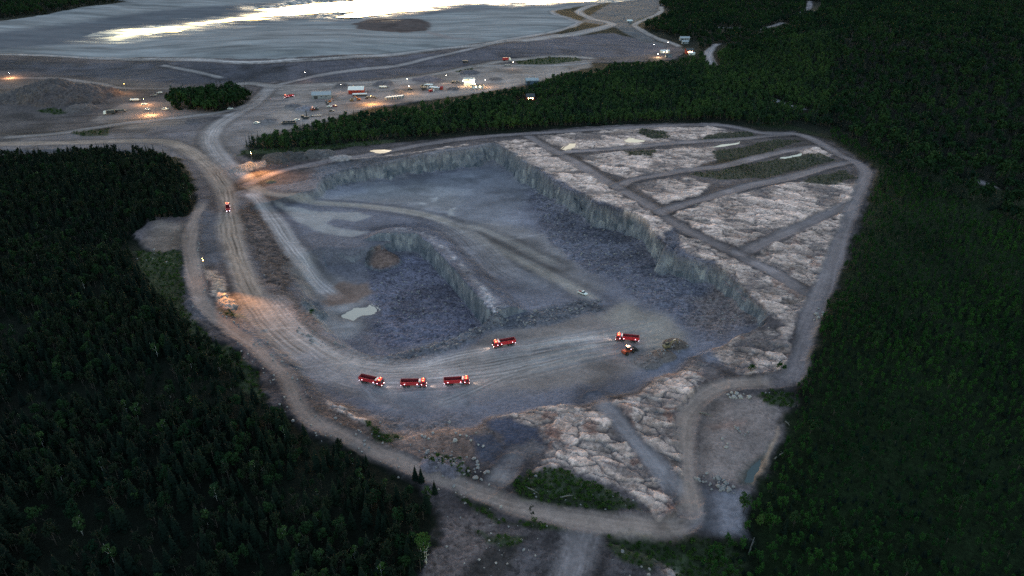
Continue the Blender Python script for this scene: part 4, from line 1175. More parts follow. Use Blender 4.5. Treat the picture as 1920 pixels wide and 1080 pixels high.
LEFT = [(-260, 290), (0, 292), (100, 290), (200, 288), (300, 296), (338, 318, 4), (356, 360, 3), (362, 384, 2), (330, 408), (268, 418), (235, 448), (240, 490), (290, 545), (325, 590), (345, 615), (395, 650), (445, 685), (470, 715), (495, 755),
        (560, 800, 3), (600, 822, 3), (650, 845, 3), (700, 866, 3), (750, 890, 3), (790, 925), (812, 960), (822, 1000), (790, 1080), (740, 1200), (700, 1500), (-600, 1500), (-800, 600)]
pts_left = stand(LEFT, 2.6, seed=3)
gap = vnoise(pts_left[:, 0] / 16, pts_left[:, 1] / 16, 88)
pts_left = pts_left[(gap < .70) | (RS.uniform(0, 1, len(pts_left)) < .35)]
PALES = [plant_kind('pale_tree', leaf_crown(150, 9, 2.0, 2.0, 300, .42, lobes=9), trunk_mb(8, .13, 9, 5), M_LEAF_BELT, M_BIRCHBARK)]
grow('spruce_tree', 'spruce_forest', pts_left, SPRUCES + PINES[:2] + BROADS[:1] + PALES, [1.6, 1.6, 1.6, 1.6, 2.6, 2.6, 2.4, .5], .62,
     lambda p, k: 'dark conical spruce in the dense forest beyond the perimeter track' if k < 4 else 'dark round-crowned tree among the spruces of the dense forest' if k < 7 else 'paler leafy tree among the dark spruces of the dense forest',
     'tree', 'trees of the dense dark forest', 'dense dark spruce forest left of the quarry running down to the lower edge', 300, 3, .55)
BAND = [(452, 278), (520, 284), (600, 277), (660, 268), (750, 260), (850, 251), (985, 241), (1150, 229), (1345, 224), (1400, 232), (1450, 240), (1500, 230), (1560, 240),
        (1560, 60), (1275, 110, 4), (1262, 115, 4), (1225, 118, 4), (1190, 118, 5), (1150, 122, 4), (1130, 135, 4), (1060, 142, 3), (1020, 152, 3), (990, 166, 3), (900, 182, 3), (800, 196, 3), (760, 203, 3), (680, 212, 3), (600, 230, 2), (560, 245, 2), (505, 256, 1), (470, 268, 1)]
pts_band = stand(BAND, 4.6, seed=4, clear=26)
lit = unproj([(993, 189)])[0]; lit2 = unproj([(1040, 185)])[0]
pts_band = pts_band[(np.hypot(pts_band[:, 0] - lit[0], pts_band[:, 1] - lit[1] + 12) > 19) & (np.hypot(pts_band[:, 0] - lit2[0], pts_band[:, 1] - lit2[1] + 10) > 11)]
grow('forest_tree', 'mixed_forest', pts_band, BELTS, [2, 2, 3, 3, 3], .84, '', 'tree', '', 'belt of mixed forest between the quarry rim and the works yard', 0, 5)
FARR = [(1560, 240), (1560, 60), (1345, 130), (1310, 120), (1310, 84), (1275, 70), (1190, 46, 4), (1235, 18, 4), (1245, -30), (1600, -60), (2300, -60), (2700, 300), (2400, 560), (1900, 420), (1700, 330)]
pts_far = stand(FARR, 7.5, seed=6, clear=46)
for c in ((1338, 105, 16), (1297, 98, 26), (1285, 78, 24), (1300, 76, 20), (1318, 118, 10)):
    q = unproj([c[:2]])[0]; pts_far = pts_far[np.hypot(pts_far[:, 0] - q[0], (pts_far[:, 1] - q[1] + 8)) > c[2]]
grow('forest_tree', 'hill_forest', pts_far, FARS, [2, 2, 3, 3], 1.05, '', 'tree', '', 'dark mixed forest over the low hills behind the quarry on the right', 0, 7)
TOPL = [(-300, 36), (0, 34), (90, 24), (240, 2), (300, -30), (0, -60), (-600, -40)]
pts_tl = stand(TOPL, 9, seed=8)
grow('forest_tree', 'far_forest', pts_tl, FARS, [3, 2, 2, 1], 1.3, '', 'tree', '', 'black forest behind the tailings pond in the top left corner', 0, 9)
RIGHT = [(1402, 1012), (1408, 950), (1424, 918), (1450, 868), (1478, 800), (1490, 745), (1510, 710), (1530, 640), (1556, 580), (1580, 520), (1612, 440), (1636, 380), (1650, 322), (1620, 300), (1560, 262), (1560, 240), (1700, 330), (1900, 420), (2400, 560), (2700, 1000), (2300, 1500), (1350, 1500), (1330, 1040)]
pts_right = stand(RIGHT, 2.4, seed=10)
dens = vnoise(pts_right[:, 0] / 18, pts_right[:, 1] / 18, 77); fy = sstep(230, 420, pts_right[:, 1])
keep = RS.uniform(0, 1, len(pts_right)) < np.clip(.55 + 1.0 * dens, .1, 1) * (1 - .3 * fy)
pts_right = pts_right[keep]
grow('birch_sapling', 'sapling_thicket', pts_right, SAPS + YOUNGS + BROADS[:2], [3, 3, 3, 3, 2.2, 2.2, .25, .25], .62,
     lambda p, k: 'slender leafy sapling in the dark green thicket right of the quarry' if k < 4 else 'small young spruce among the leafy saplings right of the quarry' if k < 6 else 'broad dark leafy tree overtopping the saplings right of the quarry', 'tree', 'young trees of the thicket', 'dark green thicket of young trees right of the quarry', 300, 11, .5)
GROVE = [(318, 208), (328, 192), (345, 175, 6), (380, 160, 10), (430, 160, 10), (470, 172, 8), (482, 186, 4), (455, 202), (410, 213), (380, 212), (350, 205)]
pts_g = stand(GROVE, 4.9, seed=12)
rs = np.random.RandomState(4)
individuals('grove_tree', pts_g, FARS, rs.choice(4, len(pts_g), p=[.15, .15, .35, .35]), rs.uniform(0, 6, len(pts_g)), rs.uniform(1.15, 1.75, len(pts_g)), 'dark tree of the isolated round grove between the yard roads', 'tree', 'trees of the isolated grove')

# scrub
bp = []
for key, sp in (('e', 1.5), ('f', 1.5), ('g', 1.6), ('h', 1.6), ('i', 1.6), ('j', 1.6), ('r', 2.0), ('s', 2.2), ('k', 2.3), ('l', 2.0), ('m', 4.5), ('n', 4), ('o', 4), ('p', 4), ('q', 3.2), ('a', 3.6), ('b', 3.2), ('c', 3.4), ('d', 3), ('d2', 3.2), ('d3', 2.6)):
    g = GRASS[key]; rr_, cc_ = np.where(g > .4)
    if not len(rr_):
        continue
    lo = (GX[rr_, cc_].min(), GY[rr_, cc_].min()); hi = (GX[rr_, cc_].max(), GY[rr_, cc_].max())
    gx, gy = np.meshgrid(np.arange(lo[0], hi[0], sp), np.arange(lo[1], hi[1], sp))
    x = (gx + RS.uniform(-.6, .6, gx.shape) * sp).ravel(); y_ = (gy + RS.uniform(-.6, .6, gx.shape) * sp).ravel()
    ok = (grid_at(g, x, y_) > .45) & (grid_at(ROADM, x, y_) < .15)
    x, y_ = x[ok], y_[ok]
    if len(x):
        s0 = .55 if key in ('e', 'q', 'm', 'k') else .38 if key in 'abcd2d3' else .5
        bp.append(np.stack([x, y_, ground_z(x, y_), s0 * RS.uniform(.45, 1.5, len(x)) * (1.5 if key in 'mnop' else 1)], 1))
bp = np.concatenate(bp)
scatter('shrubbery', bp[:, :3], RS.uniform(0, 6.28, len(bp)), bp[:, 3], RS.randint(0, 3, len(bp)), [k['both'] for k in BUSHES], 'low green scrub on the unworked strips around the quarry', 'scrub')
print('scrub', len(bp))


# single plants that stand out
def single(name, px, py, kinds_mesh, h_scale, label, rz=0):
    x, y_, z = spot(px, py)
    t = empty(name, (x, y_, z - .1), rz); t.scale = (h_scale,) * 3; tag(t, label, 'tree' if 'bush' not in name else 'bush')
    for nm, me in kinds_mesh:
        o = bpy.data.objects.new(nm, me); COL.objects.link(o); o.parent = t
    return t


BIRCH_C = leaf_crown(301, 11.5, 2.7, 5.0, 620, .36, lobes=13).mesh('birch_crown', M_LEAF_PALE)
tb = MB()
for k in range(3):
    trunk_mb(9.5 - k, .13, 310 + k, 3, 0, tb)
    tb.v[-1:] = tb.v[-1:]
BIRCH_T = MB()
for k, (ox, oy) in enumerate(((-.5, 0), (.15, .4), (.6, -.1))):
    q = trunk_mb(9.5 - k, .15, 310 + k, 3); BIRCH_T.add([(v[0] + ox * (1 + v[2] * .06), v[1] + oy, v[2]) for v in q.v], q.f)
BIRCH_T = BIRCH_T.mesh('birch_trunks', M_BIRCHBARK, True)
single('birch_tree', 796, 1058, [('crown', BIRCH_C), ('trunk', BIRCH_T)], 1.0, 'bright green birch with three white stems at the forest edge')
BIRCH_C2 = leaf_crown(302, 10, 2.3, 2.5, 480, .36, lobes=10).mesh('birch_crown', M_LEAF_PALE)
single('birch_tree', 716, 1092, [('crown', BIRCH_C2), ('trunk', BIRCH_T)], .85, 'bright green birch at the lower picture edge amid dark spruces', 2)
single('birch_tree', 668, 1050, [('crown', BIRCH_C2), ('trunk', BIRCH_T)], .6, 'smallest pale green birch, left of the two big birches', 4)
for px, py, s_, lb in ((779, 899, .55, 'left one of two close dark spruces against the perimeter track'), (790, 903, .55, 'right one of two close dark spruces against the perimeter track'), (815, 925, .5, 'lone dark spruce at the tip of the forest below the track')):
    single('spruce_tree', px, py, [('crown', SPRUCES[1]['crown']), ('trunk', SPRUCES[1]['trunk'])], s_, lb, px)
THIN = leaf_crown(303, 7, .9, 1.0, 60, .3, lobes=6, tall=1.4).mesh('thin_crown', M_PINE)
single('bare_tree', 997, 975, [('crown', THIN), ('trunk', SAPS[0]['trunk'])], 1.0, 'thin half-bare tree standing beside the perimeter track')
B_C = leaf_crown(304, 3.6, 1.9, .2, 260, .3, lobes=9).mesh('round_bush', M_LEAF_PALE)
B_D = leaf_crown(305, 3.8, 1.9, .2, 260, .3, lobes=9).mesh('round_bush', M_LEAF)
single('willow_bush', 1408, 696, [('crown', B_D), ('trunk', SAPS[1]['trunk'])], .85, 'small green bush on pale rock, the further from the rim track')
single('willow_bush', 1464, 694, [('crown', B_D), ('trunk', SAPS[1]['trunk'])], 1.0, 'small green bush on bare rock right beside the rim track', 2)
single('willow_bush', 1430, 985, [('crown', B_C), ('trunk', SAPS[1]['trunk'])], 1.15, 'bright green round bush at the corner of the grey pad', 1)
single('willow_bush', 585, 590, [('crown', B_D), ('trunk', SAPS[1]['trunk'])], .8, 'dark bush on the dirt slope under the haul road bend', 1)
# ------------------------------------------------------------------ machines, lamps, buildings, boulders
M_RED = dusty('red_paint', (.56, .014, .026), (.20, .12, .11))
M_REDD = simple('dusty_red_paint', (.32, .016, .024), .5, .4, .25, 1.0)
M_CHASSIS = simple('chassis_steel', (.035, .035, .04), .6, .4, .2)
M_INSIDE = simple('worn_body_floor', (.17, .020, .028), .7, .3, .35, 1.5)
M_RUBBER = simple('tyre_rubber', (.018, .018, .019), .85, .25, .2)
M_RIM = simple('rim_metal', (.35, .35, .36), .4, .5, .15, 4, .7)
M_GLASS = simple('dark_glass', (.02, .026, .032), .06, .6)
M_CHROME = simple('polished_metal', (.6, .6, .62), .25, .5, .1, 4, 1.0)
M_WHITE = simple('white_paint', (.72, .72, .70), .4, .45, .08)
M_YELLOW = simple('yellow_paint', (.13, .10, .05), .5, .4, .25, 1.0)
M_ORANGE = simple('orange_paint', (.48, .13, .02), .5, .4, .2, 1.0)
M_LOADER = simple('loader_red_paint', (.33, .055, .022), .5, .4, .25, 1.0)
M_GREYP = simple('grey_paint', (.20, .21, .23), .5, .4, .2)
M_DARKP = simple('dark_paint', (.03, .033, .04), .5, .4, .2)
M_BLUEP = simple('slate_paint', (.07, .10, .15), .5, .4, .2)
M_ROOFW = simple('white_roof_sheet', (.70, .71, .72), .5, .4, .1, .6)
M_ROOFG = simple('grey_roof_sheet', (.30, .32, .36), .5, .4, .15, .6)
M_ROOFD = simple('dark_roof_sheet', (.06, .062, .07), .6, .3, .2, .6)
M_WALLR = simple('red_wall_boards', (.30, .035, .022), .8, .2, .2, .8)
M_WALLG = simple('grey_wall_sheet', (.17, .19, .22), .6, .3, .15, .8)
M_WALLP = simple('pale_wall_sheet', (.55, .52, .47), .7, .3, .12, .8)
M_STEELP = simple('galvanised_steel', (.33, .34, .35), .45, .5, .15, 3, .6)
M_STONE = simple('boulder_stone', (.22, .20, .205), .9, .2, .4, 1.4)
M_STONEP = simple('pale_boulder_stone', (.30, .270, .262), .9, .2, .3, 1.4)
M_LOG = simple('weathered_log', (.14, .13, .12), .9, .2, .3, 2)
G_HEAD = glow('headlight_glow', (1, .82, .78), 1.1)
G_MARK = glow('marker_glow', (1, .80, .95), 1.6)
G_BEACON = glow('beacon_glow', (1, .22, .05), 2.2)
G_TAIL = glow('rear_lamp_glow', (.92, .82, 1), 2.0)
G_LAMPW = glow('white_lamp_glow', (1, .86, .66), 12)
G_LAMPO = glow('sodium_lamp_glow', (1, .58, .16), 14)
G_WIN = glow('lit_window_glow', (1, .72, .36), 9)


def lamp_light(name, loc, parent, power, col, radius=.25, spot_deg=None, aim=None):
    d = bpy.data.lights.new(name, 'SPOT' if spot_deg else 'POINT'); d.energy = power; d.color = col; d.shadow_soft_size = radius
    if spot_deg:
        d.spot_size = math.radians(spot_deg); d.spot_blend = 1.0
    o = bpy.data.objects.new(name, d); COL.objects.link(o); o.location = loc; o.parent = parent
    if aim is not None:
        o.rotation_euler = Vector(aim).to_track_quat('-Z', 'Y').to_euler()
    return o


# ---------------------------------------------------------------- tipper truck, nose along +x
def make_truck():
    t = empty('tipper_truck')
    c = MB(); c.box(-.3, 0, .75, 9.4, .9, .28); c.box(-3.0, 0, .55, 3.2, 1.9, .2); c.box(1.55, 1.0, .5, 1.3, .5, .6); c.box(1.55, -1.0, .5, 1.3, .5, .6); c.build('chassis', M_CHASSIS, t)
    cab = MB(); cab.prism([(2.75, .95), (3.35, .95), (3.35, .62), (4.85, .55), (4.93, 1.25), (4.86, 1.75), (4.58, 2.85), (4.35, 3.05), (2.95, 3.15), (2.75, 2.95)], -1.25, 1.25)
    cab = cab.build('cab', M_RED, t)
    bv = cab.modifiers.new('edge', 'BEVEL'); bv.width = .07; bv.segments = 2
    w_ = MB(); w_.add([(4.905, -1.08, 1.72), (4.905, 1.08, 1.72), (4.635, 1.02, 2.78), (4.635, -1.02, 2.78)], [(0, 1, 2, 3)])
    w_.add([(4.88, -1.1, 1.70), (4.88, 1.1, 1.70), (4.61, 1.04, 2.80), (4.61, -1.04, 2.80)], [(3, 2, 1, 0)]); w_.build('windscreen', M_GLASS, cab)
    for s_ in (-1, 1):
        g = MB(); g.box(3.98, s_ * 1.255, 1.75, .95, .03, .85, tx=.9); g.build('side_window', M_GLASS, cab)
        q = MB(); q.box(4.9, s_ * 1.42, 1.9, .1, .26, .55); q.tube([(4.75, s_ * 1.2, 2.5), (4.92, s_ * 1.42, 2.45)], .03, 5); q.build('mirror', M_CHASSIS, cab)
        h_ = MB(); h_.box(4.93, s_ * .92, .78, .1, .42, .26, bev=.04); h_.build('headlight', G_HEAD, t)
        b_ = MB(); b_.tube([(3.7, s_ * .75, 3.1), (3.7, s_ * .75, 3.25), (3.7, s_ * .75, 3.42)], [.14, .15, .09], 8); b_.build('beacon', G_BEACON, cab)
        r_ = MB(); r_.box(-5.06, s_ * .85, .95, .08, .4, .2); r_.build('rear_lamp', G_TAIL, t)
        for x, z in ((1.4, 1.75), (-3.6, 1.8)):
            k = MB(); k.tube([(x, s_ * 1.31, z), (x, s_ * 1.38, z)], .13, 8); k.build('marker_light', G_MARK, t)
        k = MB(); k.tube([(3.1, s_ * 1.27, 1.6), (3.1, s_ * 1.33, 1.6)], .12, 8); k.build('marker_light', G_MARK, t)
        f_ = MB(); f_.prism([(3.25, 1.0), (3.3, 1.3), (3.6, 1.5), (4.2, 1.5), (4.5, 1.3), (4.55, 1.0), (4.45, 1.0), (4.2, 1.35), (3.6, 1.35), (3.35, 1.0)], s_ * 1.02, s_ * 1.29); f_.build('mudguard', M_CHASSIS, t)
    v = MB(); v.box(4.68, 0, 2.86, .3, 2.3, .1); v.build('sun_visor', M_CHASSIS, cab)
    b = MB(); b.box(4.95, 0, .45, .16, 2.4, .3, bev=.03); b.build('bumper', M_CHASSIS, t)
    e = MB(); e.tube([(2.55, -.9, .9), (2.55, -.9, 3.2), (2.45, -.9, 3.45)], .1, 8); e.build('exhaust', M_CHROME, t)
    tk = MB(); tk.tube([(1.0, -1.05, .85), (2.2, -1.05, .85)], .33, 10); tk.build('fuel_tank', M_CHROME, t)
    # open tipper body
    x0, x1 = -5.05, 2.05; yb, yt = 1.12, 1.28; zb, zt = 1.15, 2.75; th = .09
    o = MB()
    o.add([(x0, -yb, zb), (x1, -yb, zb), (x1, yb, zb), (x0, yb, zb), (x0 - .15, -yt, zt), (x1 + .1, -yt, zt + .1), (x1 + .1, yt, zt + .1), (x0 - .15, yt, zt),
           (x0 + th, -yb + th, zb + .12), (x1 - th, -yb + th, zb + .12), (x1 - th, yb - th, zb + .12), (x0 + th, yb - th, zb + .12),
           (x0 - .15 + th, -yt + th, zt), (x1 + .1 - th, -yt + th, zt + .1), (x1 + .1 - th, yt - th, zt + .1), (x0 - .15 + th, yt - th, zt)],
          [(3, 2, 1, 0), (0, 1, 5, 4), (1, 2, 6, 5), (2, 3, 7, 6), (3, 0, 4, 7), (4, 5, 13, 12), (5, 6, 14, 13), (6, 7, 15, 14), (7, 4, 12, 15)])
    for k in range(7):
        x = x0 + .5 + k * 1.05
        for s_ in (-1, 1):
            o.add([(x, s_ * (yb + .005), zb), (x + .12, s_ * (yb + .005), zb), (x + .12, s_ * (yb + .07), zb), (x, s_ * (yb + .07), zb), (x, s_ * (yt + .005), zt), (x + .12, s_ * (yt + .005), zt), (x + .12, s_ * (yt + .06), zt), (x, s_ * (yt + .06), zt)],
                  [(0, 1, 5, 4), (1, 2, 6, 5), (2, 3, 7, 6), (3, 0, 4, 7), (4, 5, 6, 7)])
    body = o.build('tipper_body', M_RED, t)
    i_ = MB(); i_.add([(x0 + th, -yb + th, zb + .12), (x1 - th, -yb + th, zb + .12), (x1 - th, yb - th, zb + .12), (x0 + th, yb - th, zb + .12), (x0 - .15 + th, -yt + th, zt), (x1 + .1 - th, -yt + th, zt + .1), (x1 + .1 - th, yt - th, zt + .1), (x0 - .15 + th, yt - th, zt)],
                      [(0, 1, 2, 3), (4, 5, 1, 0), (5, 6, 2, 1), (6, 7, 3, 2), (7, 4, 0, 3)]); i_.build('body_lining', M_INSIDE, body)
    sh = MB(); sh.box(2.35, 0, 2.8, .75, 2.3, .08); sh.build('rock_guard', M_WHITE, body)
    tg = MB(); tg.box(-5.28, 0, 1.25, .07, 2.3, 1.35); tg.build('tailgate', M_REDD, body)
    for x in (4.0, 2.35, -2.2, -3.7):
        for s_ in (-1, 1):
            w_ = MB(); w_.wheel(x, s_ * 1.08, .52, .52, .38); w_ = w_.build('wheel', M_RUBBER, t, True)
            r_ = MB(); r_.tube([(x, s_ * 1.20, .52), (x, s_ * 1.285, .52)], [.30, .22], 12); r_.build('rim', M_RIM, w_)
    return t


truck0 = make_truck()
TG = 'red tipper trucks hauling on the quarry roads'
TR_POS = [((676, 714), (719, 724), 'red tipper truck last of the lower line, angled down towards its right', 1),
          ((753, 724), (800, 724), 'red tipper truck in the middle of the three trucks queuing on the lower line', 1),
          ((833, 721), (881, 719), 'red tipper truck at the head of the lower line, its beacon glowing orange', 1),
          ((966, 644), (923, 652), 'red tipper truck alone in mid floor heading left', 1),
          ((1198, 641), (1153, 637), 'red tipper truck waiting beside the wheel loader at the far end', 1),
          ((429, 403), (427, 384), 'red tipper truck climbing away on the haul road near the junction', 1),
          ((556, 180), (528, 185), 'red tipper truck driving across the works yard beside the grey shed', 0)]


def place_on(o, tail, head, surf_dz=0.0):
    a = spot(*tail); b = spot(*head); x, y_ = (a[0] + b[0]) / 2, (a[1] + b[1]) / 2
    o.location = (x, y_, float(ground_z(x, y_)) + surf_dz); dx_, dy_ = b[0] - a[0], b[1] - a[1]; l = math.hypot(dx_, dy_)
    h_ = math.atan2(dy_, dx_)
    zf = float(ground_z(x + 3.5 * math.cos(h_), y_ + 3.5 * math.sin(h_))); zb = float(ground_z(x - 3.5 * math.cos(h_), y_ - 3.5 * math.sin(h_)))
    o.rotation_euler = (0, -math.atan2(zf - zb, 7.0), h_); o.location.z = (zf + zb) / 2 + surf_dz
    return h_, l


for i, (ta, he, lb, near_) in enumerate(TR_POS):
    t = truck0 if i == 0 else copy_tree(truck0)
    h_, l = place_on(t, ta, he); print('truck length', l)
    tag(t, lb, 'truck', TG)
    lamp_light('headlamp_beam', (5.2, 0, .95), t, 90 if near_ else 250, (1, .78, .55), .1, 75, (1, 0, -.12))
    lamp_light('beacon_light', (3.7, 0, 3.6), t, 16 if i != 2 else 60, (1, .25, .08), .1)

# ---------------------------------------------------------------- wheel loader, bucket along +x
def make_loader():
    t = empty('wheel_loader')
    b = MB(); b.prism([(-3.6, 1.2), (-3.4, .9), (-.4, .8), (-.2, 1.1), (-.4, 2.0), (-1.2, 2.15), (-3.3, 2.2), (-3.65, 1.9)], -.95, .95); b.build('engine_body', M_LOADER, t)
    f_ = MB(); f_.box(1.3, 0, .75, 2.6, 1.2, .9, tx=.8, bev=.08); f_.box(.2, 0, .8, .8, .5, .6); f_.build('front_frame', M_LOADER, t)
    c = MB(); c.prism([(-1.3, 2.1), (.1, 1.9), (.35, 2.6), (.15, 3.45), (-1.25, 3.45)], -.75, .75); c = c.build('cab', M_GLASS, t)
    r = MB(); r.box(-.55, 0, 3.453, 1.7, 1.65, .12, bev=.05); r.build('cab_roof', M_WHITE, c)
    k = MB(); k.tube([(-1.0, .3, 3.57), (-1.0, .3, 3.82)], .13, 8); k.build('beacon', G_BEACON, c)
    for s_ in (-1, 1):
        a = MB(); a.tube([(.9, s_ * .55, 1.7), (2.2, s_ * .6, 1.75), (3.4, s_ * .6, .75)], [.16, .2, .14], 6); a.build('lift_arm', M_DARKP, t)
        h_ = MB(); h_.tube([(.4, s_ * .7, 2.0), (.47, s_ * .7, 2.0)], .11, 8); h_.build('headlight', G_MARK, t)
    bk = MB(); bk.prism([(3.3, .3), (4.7, .25), (4.85, .32), (3.9, .55), (3.65, 1.0), (3.75, 1.5), (3.55, 1.55), (3.25, .95)], -1.55, 1.55); bk.build('bucket', M_CHASSIS, t)
    for x in (-2.0, 1.5):
        for s_ in (-1, 1):
            w_ = MB(); w_.wheel(x, s_ * 1.15, .82, .82, .62, 18); w_ = w_.build('wheel', M_RUBBER, t, True)
            q = MB(); q.tube([(x, s_ * 1.36, .82), (x, s_ * 1.47, .82)], [.42, .3], 12); q.build('rim', M_YELLOW, w_)
    return t


ld = make_loader(); place_on(ld, (1165, 667), (1193, 656)); tag(ld, 'rust red wheel loader with dark raised bucket beside the waiting truck', 'wheel loader')
lamp_light('beacon_light', (-1, .3, 4.1), ld, 60, (1, .3, .1), .1)


def make_excavator(paint_, nm='excavator'):
    t = empty(nm)
    for s_ in (-1, 1):
        k = MB(); k.prism([(-1.9, .25), (-1.6, 0), (1.6, 0), (1.95, .3), (1.95, .65), (1.65, .9), (-1.6, .9), (-1.95, .65)], s_ * 1.0 - .3, s_ * 1.0 + .3); k.build('track', M_CHASSIS, t)
    u = MB(); u.box(0, 0, .5, 1.6, 1.5, .5); u.tube([(0, 0, .9), (0, 0, 1.1)], .75, 14); u.build('undercarriage', M_DARKP, t)
    b = MB(); b.box(-.7, 0, 1.103, 3.4, 2.5, 1.0, bev=.12); b.box(-1.9, 0, 1.15, 1.1, 2.55, 1.25, bev=.2); b.build('engine_house', paint_, t)
    c = MB(); c.prism([(-.6, 2.1), (1.0, 2.1), (1.15, 1.3), (1.2, 1.9), (.85, 3.0), (-.6, 3.05)], .25, 1.2); c = c.build('cab', M_GLASS, t)
    r = MB(); r.box(.15, .73, 3.05, 1.6, 1.0, .1, bev=.04); r.build('cab_roof', paint_, c)
    o = MB(); o.tube([(.9, -.3, 1.6), (2.4, -.3, 4.0), (4.9, -.3, 4.3)], [.3, .36, .2], 6); o.build('boom', paint_, t)
    s_ = MB(); s_.tube([(4.4, -.3, 4.75), (4.9, -.3, 4.3), (5.9, -.3, 1.6)], [.12, .24, .16], 6); s_.build('stick', paint_, t)
    k = MB(); k.prism([(5.6, 1.7), (6.2, 1.5), (6.3, .8), (5.7, .35), (5.2, .45), (5.9, .9)], -.85, .25); k.build('bucket', M_CHASSIS, t)
    q = MB(); q.tube([(1.5, -.3, 1.5), (3.0, -.3, 3.6)], .1, 6); q.tube([(3.0, -.3, 4.5), (4.4, -.3, 4.75)], .09, 6); q.build('hydraulic_ram', M_CHROME, t)
    return t


ex = make_excavator(M_YELLOW); place_on(ex, (1240, 657), (1262, 653), .3); ex.scale = (.82,) * 3; tag(ex, 'yellow excavator digging at the brown heap behind the wheel loader', 'excavator')


def make_car(paint_, kind='pickup', nm=None):
    t = empty(nm or ('pickup_truck' if kind == 'pickup' else 'parked_car'))
    if kind == 'pickup':
        b = MB(); b.prism([(-2.6, .45), (2.5, .42), (2.62, .7), (2.5, 1.02), (1.1, 1.1), (-.3, 1.1), (-.32, 1.12), (-2.62, 1.12)], -.9, .9)
        cb = [(-.35, 1.1), (1.15, 1.1), (.55, 1.72), (-.25, 1.74)]
    else:
        b = MB(); b.prism([(-2.2, .4), (2.1, .38), (2.22, .65), (2.1, .9), (1.0, 1.0), (-1.9, 1.02), (-2.25, .9)], -.88, .88)
        cb = [(-1.8, 1.0), (1.05, 1.0), (.4, 1.48), (-1.3, 1.5)]
    body = b.build('body', paint_, t); bv = body.modifiers.new('edge', 'BEVEL'); bv.width = .06; bv.segments = 2
    c = MB(); c.prism(cb, -.78, .78); c = c.build('cabin_glass', M_GLASS, t)
    r = MB(); r.box((cb[2][0] + cb[3][0]) / 2, 0, cb[3][1], abs(cb[2][0] - cb[3][0]) + .1, 1.5, .06, bev=.03); r.build('roof', paint_, c)
    if kind == 'pickup':
        i_ = MB(); i_.box(-1.5, 0, 1.122, 2.1, 1.55, .012); i_.build('cargo_bed', M_INSIDE, body)
    for x in (1.6, -1.6):
        for s_ in (-1, 1):
            w_ = MB(); w_.wheel(x, s_ * .83, .36, .36, .24, 12); w_.build('wheel', M_RUBBER, t, True)
    for s_ in (-1, 1):
        h_ = MB(); h_.box(2.52 if kind == 'pickup' else 2.14, s_ * .65, .68, .12, .3, .16); h_.build('headlight', M_CHROME, t)
    return t


pk = make_car(M_WHITE); place_on(pk, (1086, 549), (1099, 554)); tag(pk, 'white pickup standing alone on the track across the upper pit floor', 'pickup')

# ---------------------------------------------------------------- lamp posts
LAMPS = [(475, 314, 11, 'o', 1500, 'lamp post with orange light at the top of the ramp junction'),
         (389, 529, 12.5, 'o', 220, 'lamp post with orange light over the pale rock heap by the haul road'),
         (574, 153, 10, 'w', 500, 'tall white lamp post alone above the works yard by the dam track'),
         (641, 175, 9, 'w', 500, 'lamp post between the grey shed and the red shed'),
         (765, 164, 9, 'w', 800, 'lamp post behind the vehicle park, left of the white roofed huts'),
         (768, 176, 8, 'w', 2600, 'lamp post at the forest edge in front of the white roofed huts'),
         (838, 157, 9, 'w', 800, 'lamp post between the white roofed huts and the lit works building'),
         (963, 131, 9, 'w', 500, 'lone lamp post beside the scrub strip above the works yard'),
         (911, 164, 8, 'w', 2600, 'lamp post right of the dark roofed hut in the works yard'),
         (237, 176, 10, 'o', 1500, 'lamp post on the slope of the brown spoil heap'),
         (1226, 96, 9, 'w', 500, 'lamp post at the far yard, left one of two near the dam road'),
         (1252, 92, 9, 'w', 500, 'lamp post at the far yard, right one of two near the dam road'),
         (697, 196, 8, 'o', 5000, 'lamp post at the forest edge before the parked excavators')]
for px, py, hgt_, kd, pw_, lb in LAMPS:
    x, y_, z = spot(px, py); t = empty('lamp_post', (x, y_, z), math.pi / 2 + .4); tag(t, lb, 'lamp post', 'lamp posts about the quarry and works yard')
    b = MB(); b.box(0, 0, -.3, .5, .5, .6, bev=.05); b.build('base', M_GREYP, t)
    p_ = MB(); p_.tube([(0, 0, .3), (0, 0, hgt_ * .5), (0, 0, hgt_)], [.1, .085, .06], 8); p_.build('pole', M_STEELP, t)
    a = MB(); a.tube([(0, 0, hgt_ - .1), (.5, 0, hgt_ + .15), (1.2, 0, hgt_ + .2)], .05, 6); a.build('arm', M_STEELP, t)
    far_ = y_ > 500
    s_ = .24 if far_ else .2
    h_ = MB(); h_.box(1.2, 0, hgt_ + .12, .9, .45, .16, bev=.05); h_ = h_.build('lamp_head', M_GREYP, t)
    q = MB(); q.tube([(1.2, 0, hgt_ + .11), (1.2, 0, hgt_ + .1 - s_ * 1.2)], [s_, s_ * .6], 10); q.build('bulb', G_LAMPO if kd == 'o' else G_LAMPW, h_)
    lamp_light('lamp_light', (1.2, 0, hgt_ - s_ * 1.4 - .2), t, pw_ * (.55 if kd == 'w' else 1), (1, .50, .13) if kd == 'o' else (1, .62, .28), .3)
